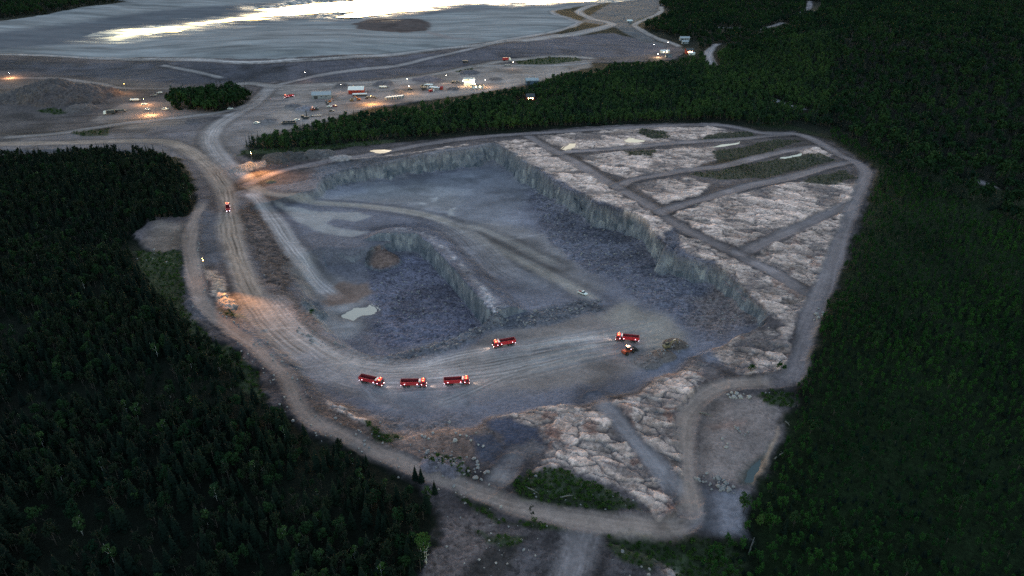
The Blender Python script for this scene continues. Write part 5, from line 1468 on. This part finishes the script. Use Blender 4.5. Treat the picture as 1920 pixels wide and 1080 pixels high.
# floodlight on the same post as the heap lamp, turned to the haul road
x, y_, z = spot(389, 529); hx, hy, hz = spot(520, 615)
t = empty('floodlight', (x, y_, z + 12.0), math.atan2(hy - y_, hx - x)); tag(t, 'orange floodlight clamped to the post by the rock heap, aimed at the haul road bend', 'floodlight')
b = MB(); b.box(.3, 0, -.2, .3, .5, .4, bev=.05); b.build('housing', M_GREYP, t); b = MB(); b.box(.47, 0, -.15, .03, .4, .3); b.build('lens', G_LAMPO, t); b = MB(); b.tube([(0, 0, 0), (.2, 0, 0)], .05, 6); b.build('bracket', M_STEELP, t)
lamp_light('flood_beam', (.6, 0, 0), t, 42000, (1, .47, .12), .15, 50, (math.hypot(hx - x, hy - y_), 0, hz - z - 12))

x, y_, z = spot(475, 314); hx, hy, hz = spot(500, 334)
t = empty('floodlight', (x, y_, z + 10.4), math.atan2(hy - y_, hx - x)); tag(t, 'orange floodlight on the junction lamp post, aimed at the top of the ramp', 'floodlight')
b = MB(); b.box(.3, 0, -.2, .3, .5, .4, bev=.05); b.build('housing', M_GREYP, t); b = MB(); b.box(.47, 0, -.15, .03, .4, .3); b.build('lens', G_LAMPO, t); b = MB(); b.tube([(0, 0, 0), (.2, 0, 0)], .05, 6); b.build('bracket', M_STEELP, t)
lamp_light('flood_beam', (.6, 0, 0), t, 21000, (1, .46, .12), .15, 100, (math.hypot(hx - x, hy - y_), 0, hz - z - 10.4))

# ---------------------------------------------------------------- buildings
def make_hall(nm, l, w_, h_, roof_h, wallm, roofm, label, cat, px, py, rz, doors=1, windows=3, lit=False, dz=0, over=.4, group=None):
    """gabled hall, ridge along x"""
    x, y_, z = spot(px, py); t = empty(nm, (x, y_, z - .2 + dz), rz); tag(t, label, cat, group)
    b = MB(); hy_ = w_ / 2
    b.add([(-l / 2, -hy_, 0), (l / 2, -hy_, 0), (l / 2, hy_, 0), (-l / 2, hy_, 0), (-l / 2, -hy_, h_), (l / 2, -hy_, h_), (l / 2, hy_, h_), (-l / 2, hy_, h_), (-l / 2, 0, h_ + roof_h), (l / 2, 0, h_ + roof_h)],
          [(0, 1, 5, 4), (2, 3, 7, 6), (1, 2, 6, 9, 5), (3, 0, 4, 8, 7)]); b.build('wall', wallm, t)
    r = MB(); e = over; dzr = roof_h * e / hy_
    for s_ in (-1, 1):
        r.add([(-l / 2 - e, s_ * (hy_ + e), h_ - dzr + .02), (l / 2 + e, s_ * (hy_ + e), h_ - dzr + .02), (l / 2 + e, 0, h_ + roof_h + .02), (-l / 2 - e, 0, h_ + roof_h + .02),
               (-l / 2 - e, s_ * (hy_ + e), h_ - dzr + .22), (l / 2 + e, s_ * (hy_ + e), h_ - dzr + .22), (l / 2 + e, 0, h_ + roof_h + .22), (-l / 2 - e, 0, h_ + roof_h + .22)],
              [(0, 1, 2, 3), (4, 5, 6, 7), (0, 1, 5, 4), (0, 3, 7, 4), (1, 2, 6, 5)])
    rf = r.build('roof', roofm, t)
    k = MB(); k.box(0, 0, h_ + roof_h + .2, l * .9, .3, .1); k.build('ridge_cap', roofm, rf)
    for i in range(doors):
        d = MB(); d.box(-l * .3 + i * l * .45, -hy_ - .03, .2, min(3.6, l * .22), .06, min(h_ * .75, 3.8)); d.build('door', M_DARKP if not lit else M_WHITE, t)
    for i in range(windows):
        q = MB(); xx = -l * .38 + (i + .5) * l * .76 / windows; q.box(xx, -hy_ - .025, h_ * .55, min(1.3, l * .09), .05, .9); q.build('window', G_WIN if lit else M_GLASS, t)
        if doors == 0 or i != 0:
            pass
    return t


make_hall('red_shed', 16, 10, 4.2, 2.6, M_WALLR, M_ROOFW, 'red shed with bright white roof in the works yard', 'shed', 669, 174, .08, 0, 4)
make_hall('grey_shed', 19, 12, 4.0, 2.4, M_WALLG, M_ROOFG, 'long grey shed with an orange lamp at its door', 'shed', 604, 183, .16, 1, 3)
make_hall('flat_canopy', 14, 4, 2.4, .5, M_DARKP, M_ROOFW, 'low white roofed shelter just in front of the red shed', 'shelter', 675, 180, .1, 0, 3)
make_hall('works_building', 12, 9, 7.5, .6, M_WALLP, M_WALLP, 'tall pale works building with glaring lamps on its corner', 'building', 880, 160, .1, 1, 4, True)
make_hall('dark_roofed_hut', 13, 6, 3.2, .5, M_WALLP, M_ROOFD, 'dark flat roofed hut in front of the tall lit works building', 'hut', 896, 165, .05, 1, 2, True)
make_hall('grey_roofed_hall', 14, 10, 4.6, 2.0, M_BLUEP, M_ROOFG, 'grey roofed blue hall half hidden behind the forest edge', 'hall', 997, 157, .12, 1, 2)
make_hall('white_roofed_hut', 9, 4, 2.8, .6, M_WALLG, M_ROOFW, 'white roofed hut at the back of the vehicle park', 'hut', 804, 163, -.15, 1, 2, group='white roofed huts in the works yard')
make_hall('white_roofed_hut', 11, 4.5, 2.8, .6, M_WALLG, M_ROOFW, 'white roofed hut at the front of the vehicle park with a dark red end', 'hut', 816, 168, -.35, 1, 2, group='white roofed huts in the works yard')
make_hall('red_annex', 5, 4, 3.0, .6, M_WALLR, M_REDD, 'small dark red annex at the right end of the white roofed huts', 'annex', 826, 168, .2, 1, 1)
make_hall('red_house', 8, 7, 4.2, 2.4, M_WALLR, M_ROOFD, 'red house with glowing windows in a gap of the forest belt', 'house', 994, 188, .1, 0, 3, True)
make_hall('forest_house', 10, 8, 4.5, 2.5, M_WALLR, M_ROOFD, 'red house by the far curved road with one bright lamp', 'house', 1292, 100, .1, 0, 3, True)
make_hall('garden_shed', 7, 5, 2.8, .8, M_WALLP, M_ROOFW, 'small pale outbuilding right of the house by the far curved road', 'shed', 1297, 103, .1, 1, 1)
make_hall('farm_building', 14, 8, 4.2, 1.8, M_WALLG, M_ROOFG, 'grey roofed farm building among trees above the far yard', 'building', 1283, 76, .05, 1, 3)
make_hall('farm_building', 9, 6, 3.4, 1.5, M_WALLG, M_ROOFG, 'smaller grey roofed farm building nearest the far curved road', 'building', 1284, 82, .05, 1, 2)
make_hall('far_hut', 12, 6, 3.2, .8, M_WALLP, M_ROOFW, 'pale hut on the lit far yard before the dam road', 'hut', 1246, 99, .05, 1, 2, True)
make_hall('far_hut', 8, 5, 3, .8, M_WALLG, M_ROOFD, 'dark roofed hut on the lit far yard, nearest the trees', 'hut', 1253, 107, .05, 1, 2)
make_hall('farm_building', 9, 6, 3, 1.5, M_WALLG, M_ROOFW, 'white roofed barn on the meadow beside the dam corner', 'barn', 1180, 42, .1, 1, 2)
x, y_, z = spot(880, 160)
for dx_, dy_, dz_, nm_, lb_ in ((5.6, -5.0, 6.9, 'wall_lamp', 'upper bright lamp on the corner of the tall works building'), (6.4, -5.6, 3.0, 'wall_lamp', 'lower bright lamp on the corner of the tall works building'), (-6.4, -4.8, 6.6, 'wall_lamp', 'bright lamp at the left end of the tall works building')):
    t = empty(nm_, (x + dx_, y_ + dy_, z + dz_)); tag(t, lb_, 'lamp'); b = MB(); b.tube([(0, 0, 0), (0, -.3, -.1), (0, -.5, -.3)], .06, 6); b.build('bracket', M_STEELP, t)
    b = MB(); b.tube([(0, -.5, -.3), (0, -.55, -.9)], [.5, .35], 10); b.build('bulb', G_LAMPW, t); lamp_light('lamp_light', (0, -1.4, -.8), t, 700, (1, .66, .3), .3)
for (px, py, dz_, pw_, lb_, cc_) in ((613, 182, 3.2, 2500, 'bright lamp over the door of the long grey shed', (1, .42, .12)), (996, 187, 2.6, 700, 'bright lamp on the red house in the forest gap', (1, .55, .2)), (1291, 100, 4.2, 700, 'bright lamp on the red house by the far curved road', (1, .5, .18)), (1233, 107, 4.0, 2500, 'bright lamp on the far yard beside the dark roofed hut', (1, .7, .35))):
    x, y_, z = spot(px, py); t = empty('wall_lamp', (x, y_ - 1.2, z + dz_)); tag(t, lb_, 'lamp'); b = MB(); b.tube([(0, .6, 0), (0, 0, 0)], .05, 6); b.build('bracket', M_STEELP, t)
    b = MB(); b.tube([(0, 0, 0), (0, -.1, -.6)], [.45, .3], 10); b.build('bulb', G_LAMPW, t); lamp_light('lamp_light', (0, -1.0, -.5), t, pw_, cc_, .3)

# ---------------------------------------------------------------- vehicles and plant in the yards
YG = 'machines and vehicles parked in the works yard'


def yard(o, px, py, rz, label, cat, sc=1.0):
    x, y_, z = spot(px, py); o.location = (x, y_, z); o.rotation_euler = (0, 0, rz); o.scale = (sc,) * 3; tag(o, label, cat, YG)
    return o


def make_box_truck(paint_, boxm, nm='box_truck', l=8):
    t = empty(nm)
    c = MB(); c.prism([(l / 2 - 2, .6), (l / 2, .6), (l / 2 - .05, 1.8), (l / 2 - .35, 2.8), (l / 2 - 2, 2.9)], -1.2, 1.2); c = c.build('cab', paint_, t)
    g = MB(); g.add([(l / 2 - .03, -1.05, 1.8), (l / 2 - .03, 1.05, 1.8), (l / 2 - .31, 1.0, 2.7), (l / 2 - .31, -1.0, 2.7)], [(0, 1, 2, 3)]); g.build('windscreen', M_GLASS, c)
    b = MB(); b.box(-1.2, 0, 1.0, l - 2.6, 2.5, 2.4, bev=.05); b.build('cargo_box', boxm, t)
    f_ = MB(); f_.box(-.2, 0, .6, l - .6, .9, .35); f_.build('chassis', M_CHASSIS, t)
    for xx in (l / 2 - 1.2, -l / 2 + 1.2, -l / 2 + 2.5):
        for s_ in (-1, 1):
            w_ = MB(); w_.wheel(xx, s_ * 1.0, .5, .5, .35, 12); w_.build('wheel', M_RUBBER, t, True)
    return t


def make_trailer(paint_, load, nm='flatbed_trailer', l=12):
    t = empty(nm); b = MB(); b.box(0, 0, .95, l, 2.5, .25); b.build('bed', paint_, t)
    for xx in (-l * .38, -l * .27, l * .35):
        for s_ in (-1, 1):
            w_ = MB(); w_.wheel(xx, s_ * 1.0, .48, .48, .35, 12); w_.build('wheel', M_RUBBER, t, True)
    b = MB(); b.tube([(l / 2, 0, 1.0), (l / 2 + 1.6, 0, .9)], .09, 6); b.build('drawbar', M_CHASSIS, t)
    if load:
        b = MB(); b.box(-.5, 0, 1.203, l * .75, 2.2, 1.1, tx=.92, ty=.85, bev=.1); b.build('tarpaulin', load, t)
    return t


def make_crusher():
    t = empty('mobile_crusher')
    for s_ in (-1, 1):
        k = MB(); k.prism([(-2.4, .2), (-2, 0), (2, 0), (2.4, .3), (2.1, .8), (-2.1, .8)], s_ * 1.1 - .25, s_ * 1.1 + .25); k.build('track', M_CHASSIS, t)
    b = MB(); b.box(0, 0, .8, 7, 2.2, 1.3, bev=.1); b.build('body', M_DARKP, t)
    h_ = MB(); h_.box(-2.4, 0, 2.103, 2.2, 1.6, 1.4, tx=1.35, ty=1.5); h_.build('hopper', M_DARKP, t)
    c = MB(); c.tube([(2.5, 0, 1.4), (6.5, 0, 3.9)], .35, 6); c.build('conveyor', M_GREYP, t)
    m_ = MB(); m_.tube([(1.2, .4, 2.1), (1.2, .4, 8.5)], [.5, .4], 8); m_.build('mast', M_DARKP, t)
    return t


def make_container(paint_):
    t = empty('shipping_container')
    b = MB(); b.box(0, 0, .1, 6.05, 2.4, 2.5, bev=.03)
    for k in range(14):
        for s_ in (-1, 1):
            b.box(-2.8 + k * .43, s_ * 1.215, .25, .2, .04, 2.2)
    b.build('shell', paint_, t)
    d = MB(); d.box(3.035, 0, .2, .05, 2.2, 2.2); d.build('door', M_GREYP, t)
    r = MB(); r.box(0, 0, 2.6, 5.9, 2.3, .05); r.build('roof', M_ROOFW, t)
    return t


def make_screen_frame():
    t = empty('sunken_frame'); b = MB()
    for s_ in (-1, 1):
        b.box(0, s_ * 3, 0, 12, .4, 1.4); b.box(s_ * 5.8, 0, 0, .4, 5.6, 1.4)
    b.build('wall', M_DARKP, t); f_ = MB(); f_.box(0, 0, .1, 11, 5.4, .3); f_.build('floor_plate', M_CHASSIS, t)
    return t


yard(make_excavator(M_DARKP), 614, 196, 2.2, 'dark excavator alone between the grey shed and the lit ground', 'excavator', .8)
yard(make_excavator(M_ORANGE), 619, 192, 1.0, 'orange excavator right behind the red car', 'excavator', .75)
yard(make_car(M_WHITE, 'car'), 618, 201, .3, 'white car beside the red car on the yard', 'car', 1.1)
yard(make_car(M_REDD, 'car'), 628, 200, .2, 'red car by the orange excavator', 'car', 1.1)
ld2 = copy_tree(ld); [bpy.data.objects.remove(c) for c in list(ld2.children) if c.type == 'LIGHT']
yard(ld2, 588, 207, 1.0, 'wheel loader left of the dark digger on the yard, next to the grey gravel pile', 'wheel loader', .9)
yard(make_excavator(M_GREYP), 595, 205, 2.6, 'grey digger standing close behind a loader by the gravel pile', 'excavator', .8)
yard(make_screen_frame(), 542, 231, .25, 'dark open steel frame on the sand at the yard edge', 'frame')
yard(make_car(M_WHITE, 'car'), 557, 226, .4, 'white car beside the dark open steel frame', 'car', 1.1)
yard(make_crusher(), 573, 223, .1, 'dark crusher with an upright mast at the yard edge', 'crusher')
yard(make_trailer(M_GREYP, None), 593, 218, .2, 'empty grey flatbed trailer near the crusher', 'trailer', .9)
yard(make_car(M_DARKP, 'car'), 622, 209, 0, 'dark car at the forest edge below the white car', 'car', 1.1)
yard(make_car(M_WHITE, 'car'), 482, 232, .2, 'white car alone on the pale sand beside the main yard road', 'car', 1.2)
yard(make_excavator(M_YELLOW), 660, 190, .2, 'yellow excavator in the glow at the forest edge, left of the other', 'excavator', .95)
yard(make_excavator(M_ORANGE), 672, 188, 2.9, 'orange excavator next to the yellow one in the glow', 'excavator', .9)
yard(make_trailer(M_CHASSIS, M_DARKP), 696, 185, .1, 'long dark loaded trailer right of the two excavators', 'trailer', 1.1)
yard(make_trailer(M_CHASSIS, M_WHITE), 719, 165, .1, 'dark trailer with pale load behind the row of containers', 'trailer', .9)
for k in range(7):
    yard(make_container(M_GREYP) if k == 0 else copy_tree(cont0), 726 + 4.6 * k, 186.5 - .45 * k, 1.25, 'grey shipping container with white roof in the close row by the forest', 'container')
    if k == 0:
        cont0 = [o for o in COL.objects if o.name.startswith('shipping_container')][0]
for o in [o for o in COL.objects if o.name.startswith('shipping_container')]:
    o['group'] = 'shipping containers in a close row'
yard(make_excavator(M_YELLOW), 792, 164, .5, 'yellow excavator left of the white roofed huts', 'excavator', .9)
yard(make_box_truck(M_GREYP, M_DARKP), 797, 169, .2, 'grey box truck in front of the white roofed huts', 'truck')
yard(make_box_truck(M_WHITE, M_REDD), 809, 172, .8, 'white and red box truck at the forest edge by the huts', 'truck', .8)
yard(make_trailer(M_CHASSIS, M_DARKP), 855, 156, -.1, 'dark trailer standing left of the tall works building', 'trailer', 1.0)
yard(make_box_truck(M_WHITE, M_REDD, l=9), 950, 114, .2, 'white and red truck on the road by the green scrub strip', 'truck', 1.2)
yard(make_box_truck(M_DARKP, M_DARKP), 873, 118, .1, 'dark truck on the dam road left of the scrub', 'truck', .9)
yard(make_trailer(M_CHASSIS, M_DARKP), 768, 140, .3, 'dark trailer parked below the dam track', 'trailer', .8) if False else None
yard(make_car(M_DARKP, 'car'), 769, 168, .5, 'dark car under the lamp left of the huts', 'car', 1.2)
yard(make_trailer(M_DARKP, M_GREYP), 952, 124, .1, 'dark loaded trailer below the white and red truck', 'trailer', .8)
# left yard
yard(make_box_truck(M_WHITE, M_DARKP, l=9), 206, 214, 3.5, 'white fronted dark truck on the left yard below the spoil heap', 'truck', 1.1)
yard(make_trailer(M_DARKP, M_DARKP, l=10), 226, 210, .35, 'dark loaded trailer right behind the white fronted truck', 'trailer', 1.1)
yard(make_trailer(M_CHASSIS, M_WHITE, l=10), 254, 190, .1, 'white covered trailer at the foot of the spoil heap', 'trailer', 1.1)
yard(make_car(M_GREYP), 288, 180, .5, 'grey pickup at the upper end of the left yard', 'pickup', 1.2)
yard(make_car(M_WHITE), 299, 175, .6, 'white pickup furthest up the left yard', 'pickup', 1.1)
yard(make_car(M_WHITE, 'car'), 271, 197, .3, 'white car on the lit strip of the left yard', 'car', 1.2)
yard(make_car(M_WHITE, 'car'), 277, 206, .1, 'pale car between the two lit patches of the left yard', 'car', 1.1)
yard(make_car(M_WHITE, 'car'), 310, 206, .4, 'white car at the left edge of the round grove', 'car', 1.3)
yard(make_car(M_WHITE, 'car'), 432, 205, .3, 'white car at the right edge of the round grove', 'car', 1.2)
for px, py, pw_ in ((272, 197, 2500), (282, 216, 4500), (20, 146, 4500)):
    x, y_, z = spot(px, py); t = empty('floodlight_stand', (x, y_, z), 1.0)
    tag(t, {272: 'low floodlight stand between the cars of the left yard', 282: 'floodlight stand in the middle of the round lit patch', 20: 'floodlight stand on the spoil at the left picture edge'}[px], 'floodlight')
    b = MB(); b.tube([(0, 0, 0), (0, 0, 6)], .08, 6); b.build('pole', M_STEELP, t)
    for a in range(3):
        q = MB(); q.tube([(0, 0, 1.2), (math.cos(a * 2.1) * 1.2, math.sin(a * 2.1) * 1.2, 0)], .05, 5); q.build('leg', M_STEELP, t)
    b = MB(); b.box(0, 0, 6.0, .7, .4, .3, bev=.05); b.build('lamp_head', M_GREYP, t)
    lamp_light('lamp_light', (0, 0, 5.6), t, pw_, (1, .55, .22), .3)

# ---------------------------------------------------------------- boulders
def boulder_mesh(seed, mat):
    import bmesh
    bm = bmesh.new(); bmesh.ops.create_icosphere(bm, subdivisions=2, radius=1.0); rr = random.Random(seed)
    pl = [(Vector((rr.gauss(0, 1), rr.gauss(0, 1), rr.gauss(0, 1))).normalized(), rr.uniform(.55, .9)) for _ in range(9)]
    sx, sy, sz = rr.uniform(.8, 1.3), rr.uniform(.7, 1.0), rr.uniform(.55, .85)
    for v in bm.verts:
        p = v.co.copy()
        for n, d in pl:
            e = p.dot(n) - d
            if e > 0:
                p -= n * e
        p *= 1 + rr.uniform(-.05, .05)
        v.co = Vector((p.x * sx, p.y * sy, p.z * sz))
    me = bpy.data.meshes.new('boulder'); bm.to_mesh(me); bm.free(); me.materials.append(mat)
    return me


BO = [boulder_mesh(i, M_STONE) for i in range(5)]; BOP = [boulder_mesh(10 + i, M_STONEP) for i in range(4)]


def boulders(pts, n, spread, r0, r1, label, group, meshes, seed, surf=None, keep_line=True):
    rs = np.random.RandomState(seed); line = smooth_line(unproj(pts, surf), 6); L = np.concatenate([[0], np.cumsum(np.hypot(*np.diff(line, axis=0).T))])
    for i in range(n):
        s = rs.uniform(0, L[-1]); x = np.interp(s, L, line[:, 0]) + rs.normal(0, spread); y_ = np.interp(s, L, line[:, 1]) + rs.normal(0, spread)
        r = (r0 + (r1 - r0) * rs.uniform(0, 1) ** 2) * .8
        o = bpy.data.objects.new('boulder', meshes[rs.randint(len(meshes))]); COL.objects.link(o)
        o.location = (x, y_, float(ground_z(x, y_)) + r * .2); o.scale = (r, r, r); o.rotation_euler = (rs.uniform(-.4, .4), rs.uniform(-.4, .4), rs.uniform(0, 6.28)); tag(o, label, 'boulder', group)


boulders([(700, 650), (760, 640), (850, 622), (920, 607), (1010, 582)], 46, 1.3, .5, 1.5, 'grey boulder in the stone bank between the truck level and the deep pit', 'boulders of the bank above the deep pit', BO, 1, in_surf)
boulders([(1010, 580), (1060, 583), (1130, 565)], 14, 1.2, .5, 1.3, 'grey boulder in the dark ridge below the white pickup', 'boulders of the ridge across the pit floor', BO, 2, in_surf)
boulders([(974, 612), (985, 608), (993, 605)], 5, .6, .6, 1.1, 'dark boulder of the small cluster on the open truck level', 'boulders clustered on the truck level', BO, 3, in_surf)
boulders([(374, 440), (372, 490), (382, 540), (400, 574), (420, 592), (455, 618)], 30, .35, .4, .8, 'pale roadside stone in the row along the inner edge of the perimeter track', 'stones lining the perimeter track', BOP, 4)
boulders([(480, 640), (540, 690), (575, 760), (640, 800), (745, 848)], 34, 1.6, .35, .9, 'grey stone strewn along the inner verge of the lower perimeter track', 'stones of the lower verge', BO, 5)
boulders([(430, 640), (500, 700), (528, 740), (560, 790), (640, 830), (740, 872), (850, 925), (950, 962)], 40, 1.5, .35, .9, 'pale stone on the outer verge between the perimeter track and the forest', 'stones of the outer verge', BOP, 6)
boulders([(1372, 742), (1390, 745), (1405, 740)], 12, 1.0, .7, 1.5, 'big pale boulder in the group at the top of the brown pad', 'boulders at the top of the brown pad', BOP, 7)
boulders([(1314, 895), (1340, 905), (1372, 915)], 42, 1.6, .5, 1.2, 'grey boulder in the dumped heap between the brown and the grey pad', 'boulders heaped between the pads', BO, 8)
boulders([(1363, 826), (1362, 838), (1364, 852)], 4, .4, .7, 1.0, 'white boulder in the short row across the brown pad', 'boulders in a short row on the brown pad', BOP, 9)
boulders([(1385, 800), (1388, 812)], 9, 1.3, .5, 1.1, 'grey boulder in the small pile in the middle of the brown pad', 'boulders piled on the brown pad', BO, 10)
boulders([(780, 835), (830, 862), (880, 880), (905, 895)], 44, 3.0, .45, 1.3, 'grey boulder dumped on the scrubby verge above the lower track', 'boulders dumped by the lower track', BO, 11)
boulders([(792, 833), (860, 812), (900, 830)], 12, 3.0, .6, 1.3, 'pale boulder on the brown ground left of the dark pad', 'boulders on the brown ground', BOP, 12)
boulders([(1538, 578), (1534, 592), (1528, 604)], 12, .8, .6, 1.3, 'pale boulder in the cluster on the thicket side of the rim track', 'boulders beside the rim track', BOP, 13)
boulders([(860, 1000), (940, 1012), (1000, 1025), (880, 1040), (850, 1070)], 16, 3.0, .2, .6, 'pale stone around the black soil patch at the lower edge', 'stones by the black soil patch', BOP, 14)
boulders([(290, 420), (330, 450), (300, 480), (270, 470)], 16, 5, .4, .9, 'pale stone around the bare loop beside the dark forest', 'stones by the bare loop', BOP, 15)
boulders([(1240, 660), (1215, 672), (1275, 650), (1300, 640)], 18, 2.2, .4, 1.0, 'brown grey rock lying around the excavated heap', 'rocks by the excavated heap', BO, 16, in_surf)
boulders([(560, 620), (600, 650), (640, 655), (660, 660)], 26, 2.0, .4, 1.0, 'grey rock on the slope between the haul road and the deep pit', 'rocks on the haul road slope', BO, 17, lambda x, y: z_in_f(x, y) - 2)
# rubble too small and many to count
def rubble_pts(mask, sp, s0, s1, seed):
    rs = np.random.RandomState(seed); rr_, cc_ = np.where(mask)
    lo = (GX[rr_, cc_].min(), GY[rr_, cc_].min()); hi = (GX[rr_, cc_].max(), GY[rr_, cc_].max())
    gx, gy = np.meshgrid(np.arange(lo[0], hi[0], sp), np.arange(lo[1], hi[1], sp)); x = (gx + rs.uniform(-.7, .7, gx.shape) * sp).ravel(); y_ = (gy + rs.uniform(-.7, .7, gx.shape) * sp).ravel()
    ok = grid_at(mask, x, y_) & (rs.uniform(0, 1, len(x)) < .25 + .75 * vnoise(x / 7, y_ / 7, seed)); x, y_ = x[ok], y_[ok]
    s = s0 + (s1 - s0) * rs.uniform(0, 1, len(x)) ** 5
    return np.stack([x, y_, ground_z(x, y_) + s * .1, s], 1)


rp = [rubble_pts((RELIEF > .9) & (PITMASK > .6) & (ROADM < .2), 1.7, .12, .75, 31),
      rubble_pts((RELIEF > .6) & (RELIEF < .9) & (site_m > .6) & (ROCKM < .3) & (ROADM < .1) & (GY < 420), 3.0, .15, .6, 32)]
rp = np.concatenate(rp); print('rubble', len(rp))
scatter('rubble', rp[:, :3], RS.uniform(0, 6.28, len(rp)), rp[:, 3], RS.randint(0, 5, len(rp)), BO, 'loose blasted rubble over the pit floors and slopes', 'rubble')

# ---------------------------------------------------------------- fallen trunks
for a, b_, lb in (((1403, 1042), (1414, 1010), 'pale fallen trunk standing out below the corner of the grey pad'), ((1452, 862), (1470, 850), 'pale fallen trunk across the thicket edge beside the brown pad'), ((1472, 792), (1480, 800), 'short fallen trunk at the top of the thicket edge by the brown pad'), ((1310, 775), (1335, 782), 'fallen log at the upper left of the brown pad'), ((985, 915), (1010, 928), 'fallen pale stem lying in the scrub below the bedrock'), ((1050, 935), (1075, 931), 'long fallen pale stem across the middle of the scrub')):
    p0, p1 = spot(*a), spot(*b_); t = empty('fallen_log', p0); tag(t, lb, 'log')
    v = Vector(p1) - Vector(p0); m_ = MB(); m_.tube([(0, 0, .5), tuple(v * .5 + Vector((.1, .2, .6))), tuple(v + Vector((0, 0, .5)))], [.24, .19, .09], 7); m_.build('stem', M_LOG, t)
    m_ = MB(); q = v * .6; m_.tube([tuple(q + Vector((0, 0, .55))), tuple(q + Vector((.7, .3, 1.3)))], [.07, .03], 5); q = v * .8; m_.tube([tuple(q + Vector((0, 0, .5))), tuple(q + Vector((-.5, .4, 1.1)))], [.06, .02], 5); m_.build('branch_stub', M_LOG, t)
# ------------------------------------------------------------------ camera, sky, light
cam = bpy.data.cameras.new('camera'); cam.sensor_width = 36; cam.lens = 36 * FOC / 1920; cam.clip_end = 30000; cam.clip_start = 1
co_ = bpy.data.objects.new('camera', cam); COL.objects.link(co_)
co_.location = (0, 0, CAM_H); co_.rotation_euler = (math.pi / 2 - PITCH, 0, 0)
scene.camera = co_
SUN_EL, SUN_AZ = math.radians(4.0), math.radians(-6)      # azimuth from +Y, positive to +X
w = bpy.data.worlds.new('World'); scene.world = w; w.use_nodes = True
nt = w.node_tree; bg = nt.nodes['Background']
sky = nt.nodes.new('ShaderNodeTexSky'); sky.sky_type = 'NISHITA'; sky.sun_disc = False
sky.sun_elevation = SUN_EL; sky.sun_rotation = SUN_AZ; sky.air_density = 1.0; sky.dust_density = .5; sky.ozone_density = 1.1
nt.links.new(sky.outputs[0], bg.inputs[0]); bg.inputs[1].default_value = SKY_STRENGTH
sun = bpy.data.lights.new('sun', 'SUN'); sun.energy = SUN_STRENGTH; sun.angle = math.radians(25); sun.color = (1, .9, .8)
so = bpy.data.objects.new('sun', sun); COL.objects.link(so)
dirv = Vector((math.sin(SUN_AZ) * math.cos(SUN_EL), math.cos(SUN_AZ) * math.cos(SUN_EL), math.sin(SUN_EL)))
so.rotation_euler = dirv.to_track_quat('Z', 'Y').to_euler()
so.location = (0, 0, 300)
vs = scene.view_settings
vs.view_transform = 'Standard'; vs.look = 'None'; vs.gamma = 1; vs.exposure = EXPOSURE
scene.cycles.use_denoising = DENOISE
scene.cycles.max_bounces = 5; scene.cycles.diffuse_bounces = 3; scene.cycles.glossy_bounces = 2; scene.cycles.transparent_max_bounces = 6
scene.cycles.sample_clamp_indirect = .6
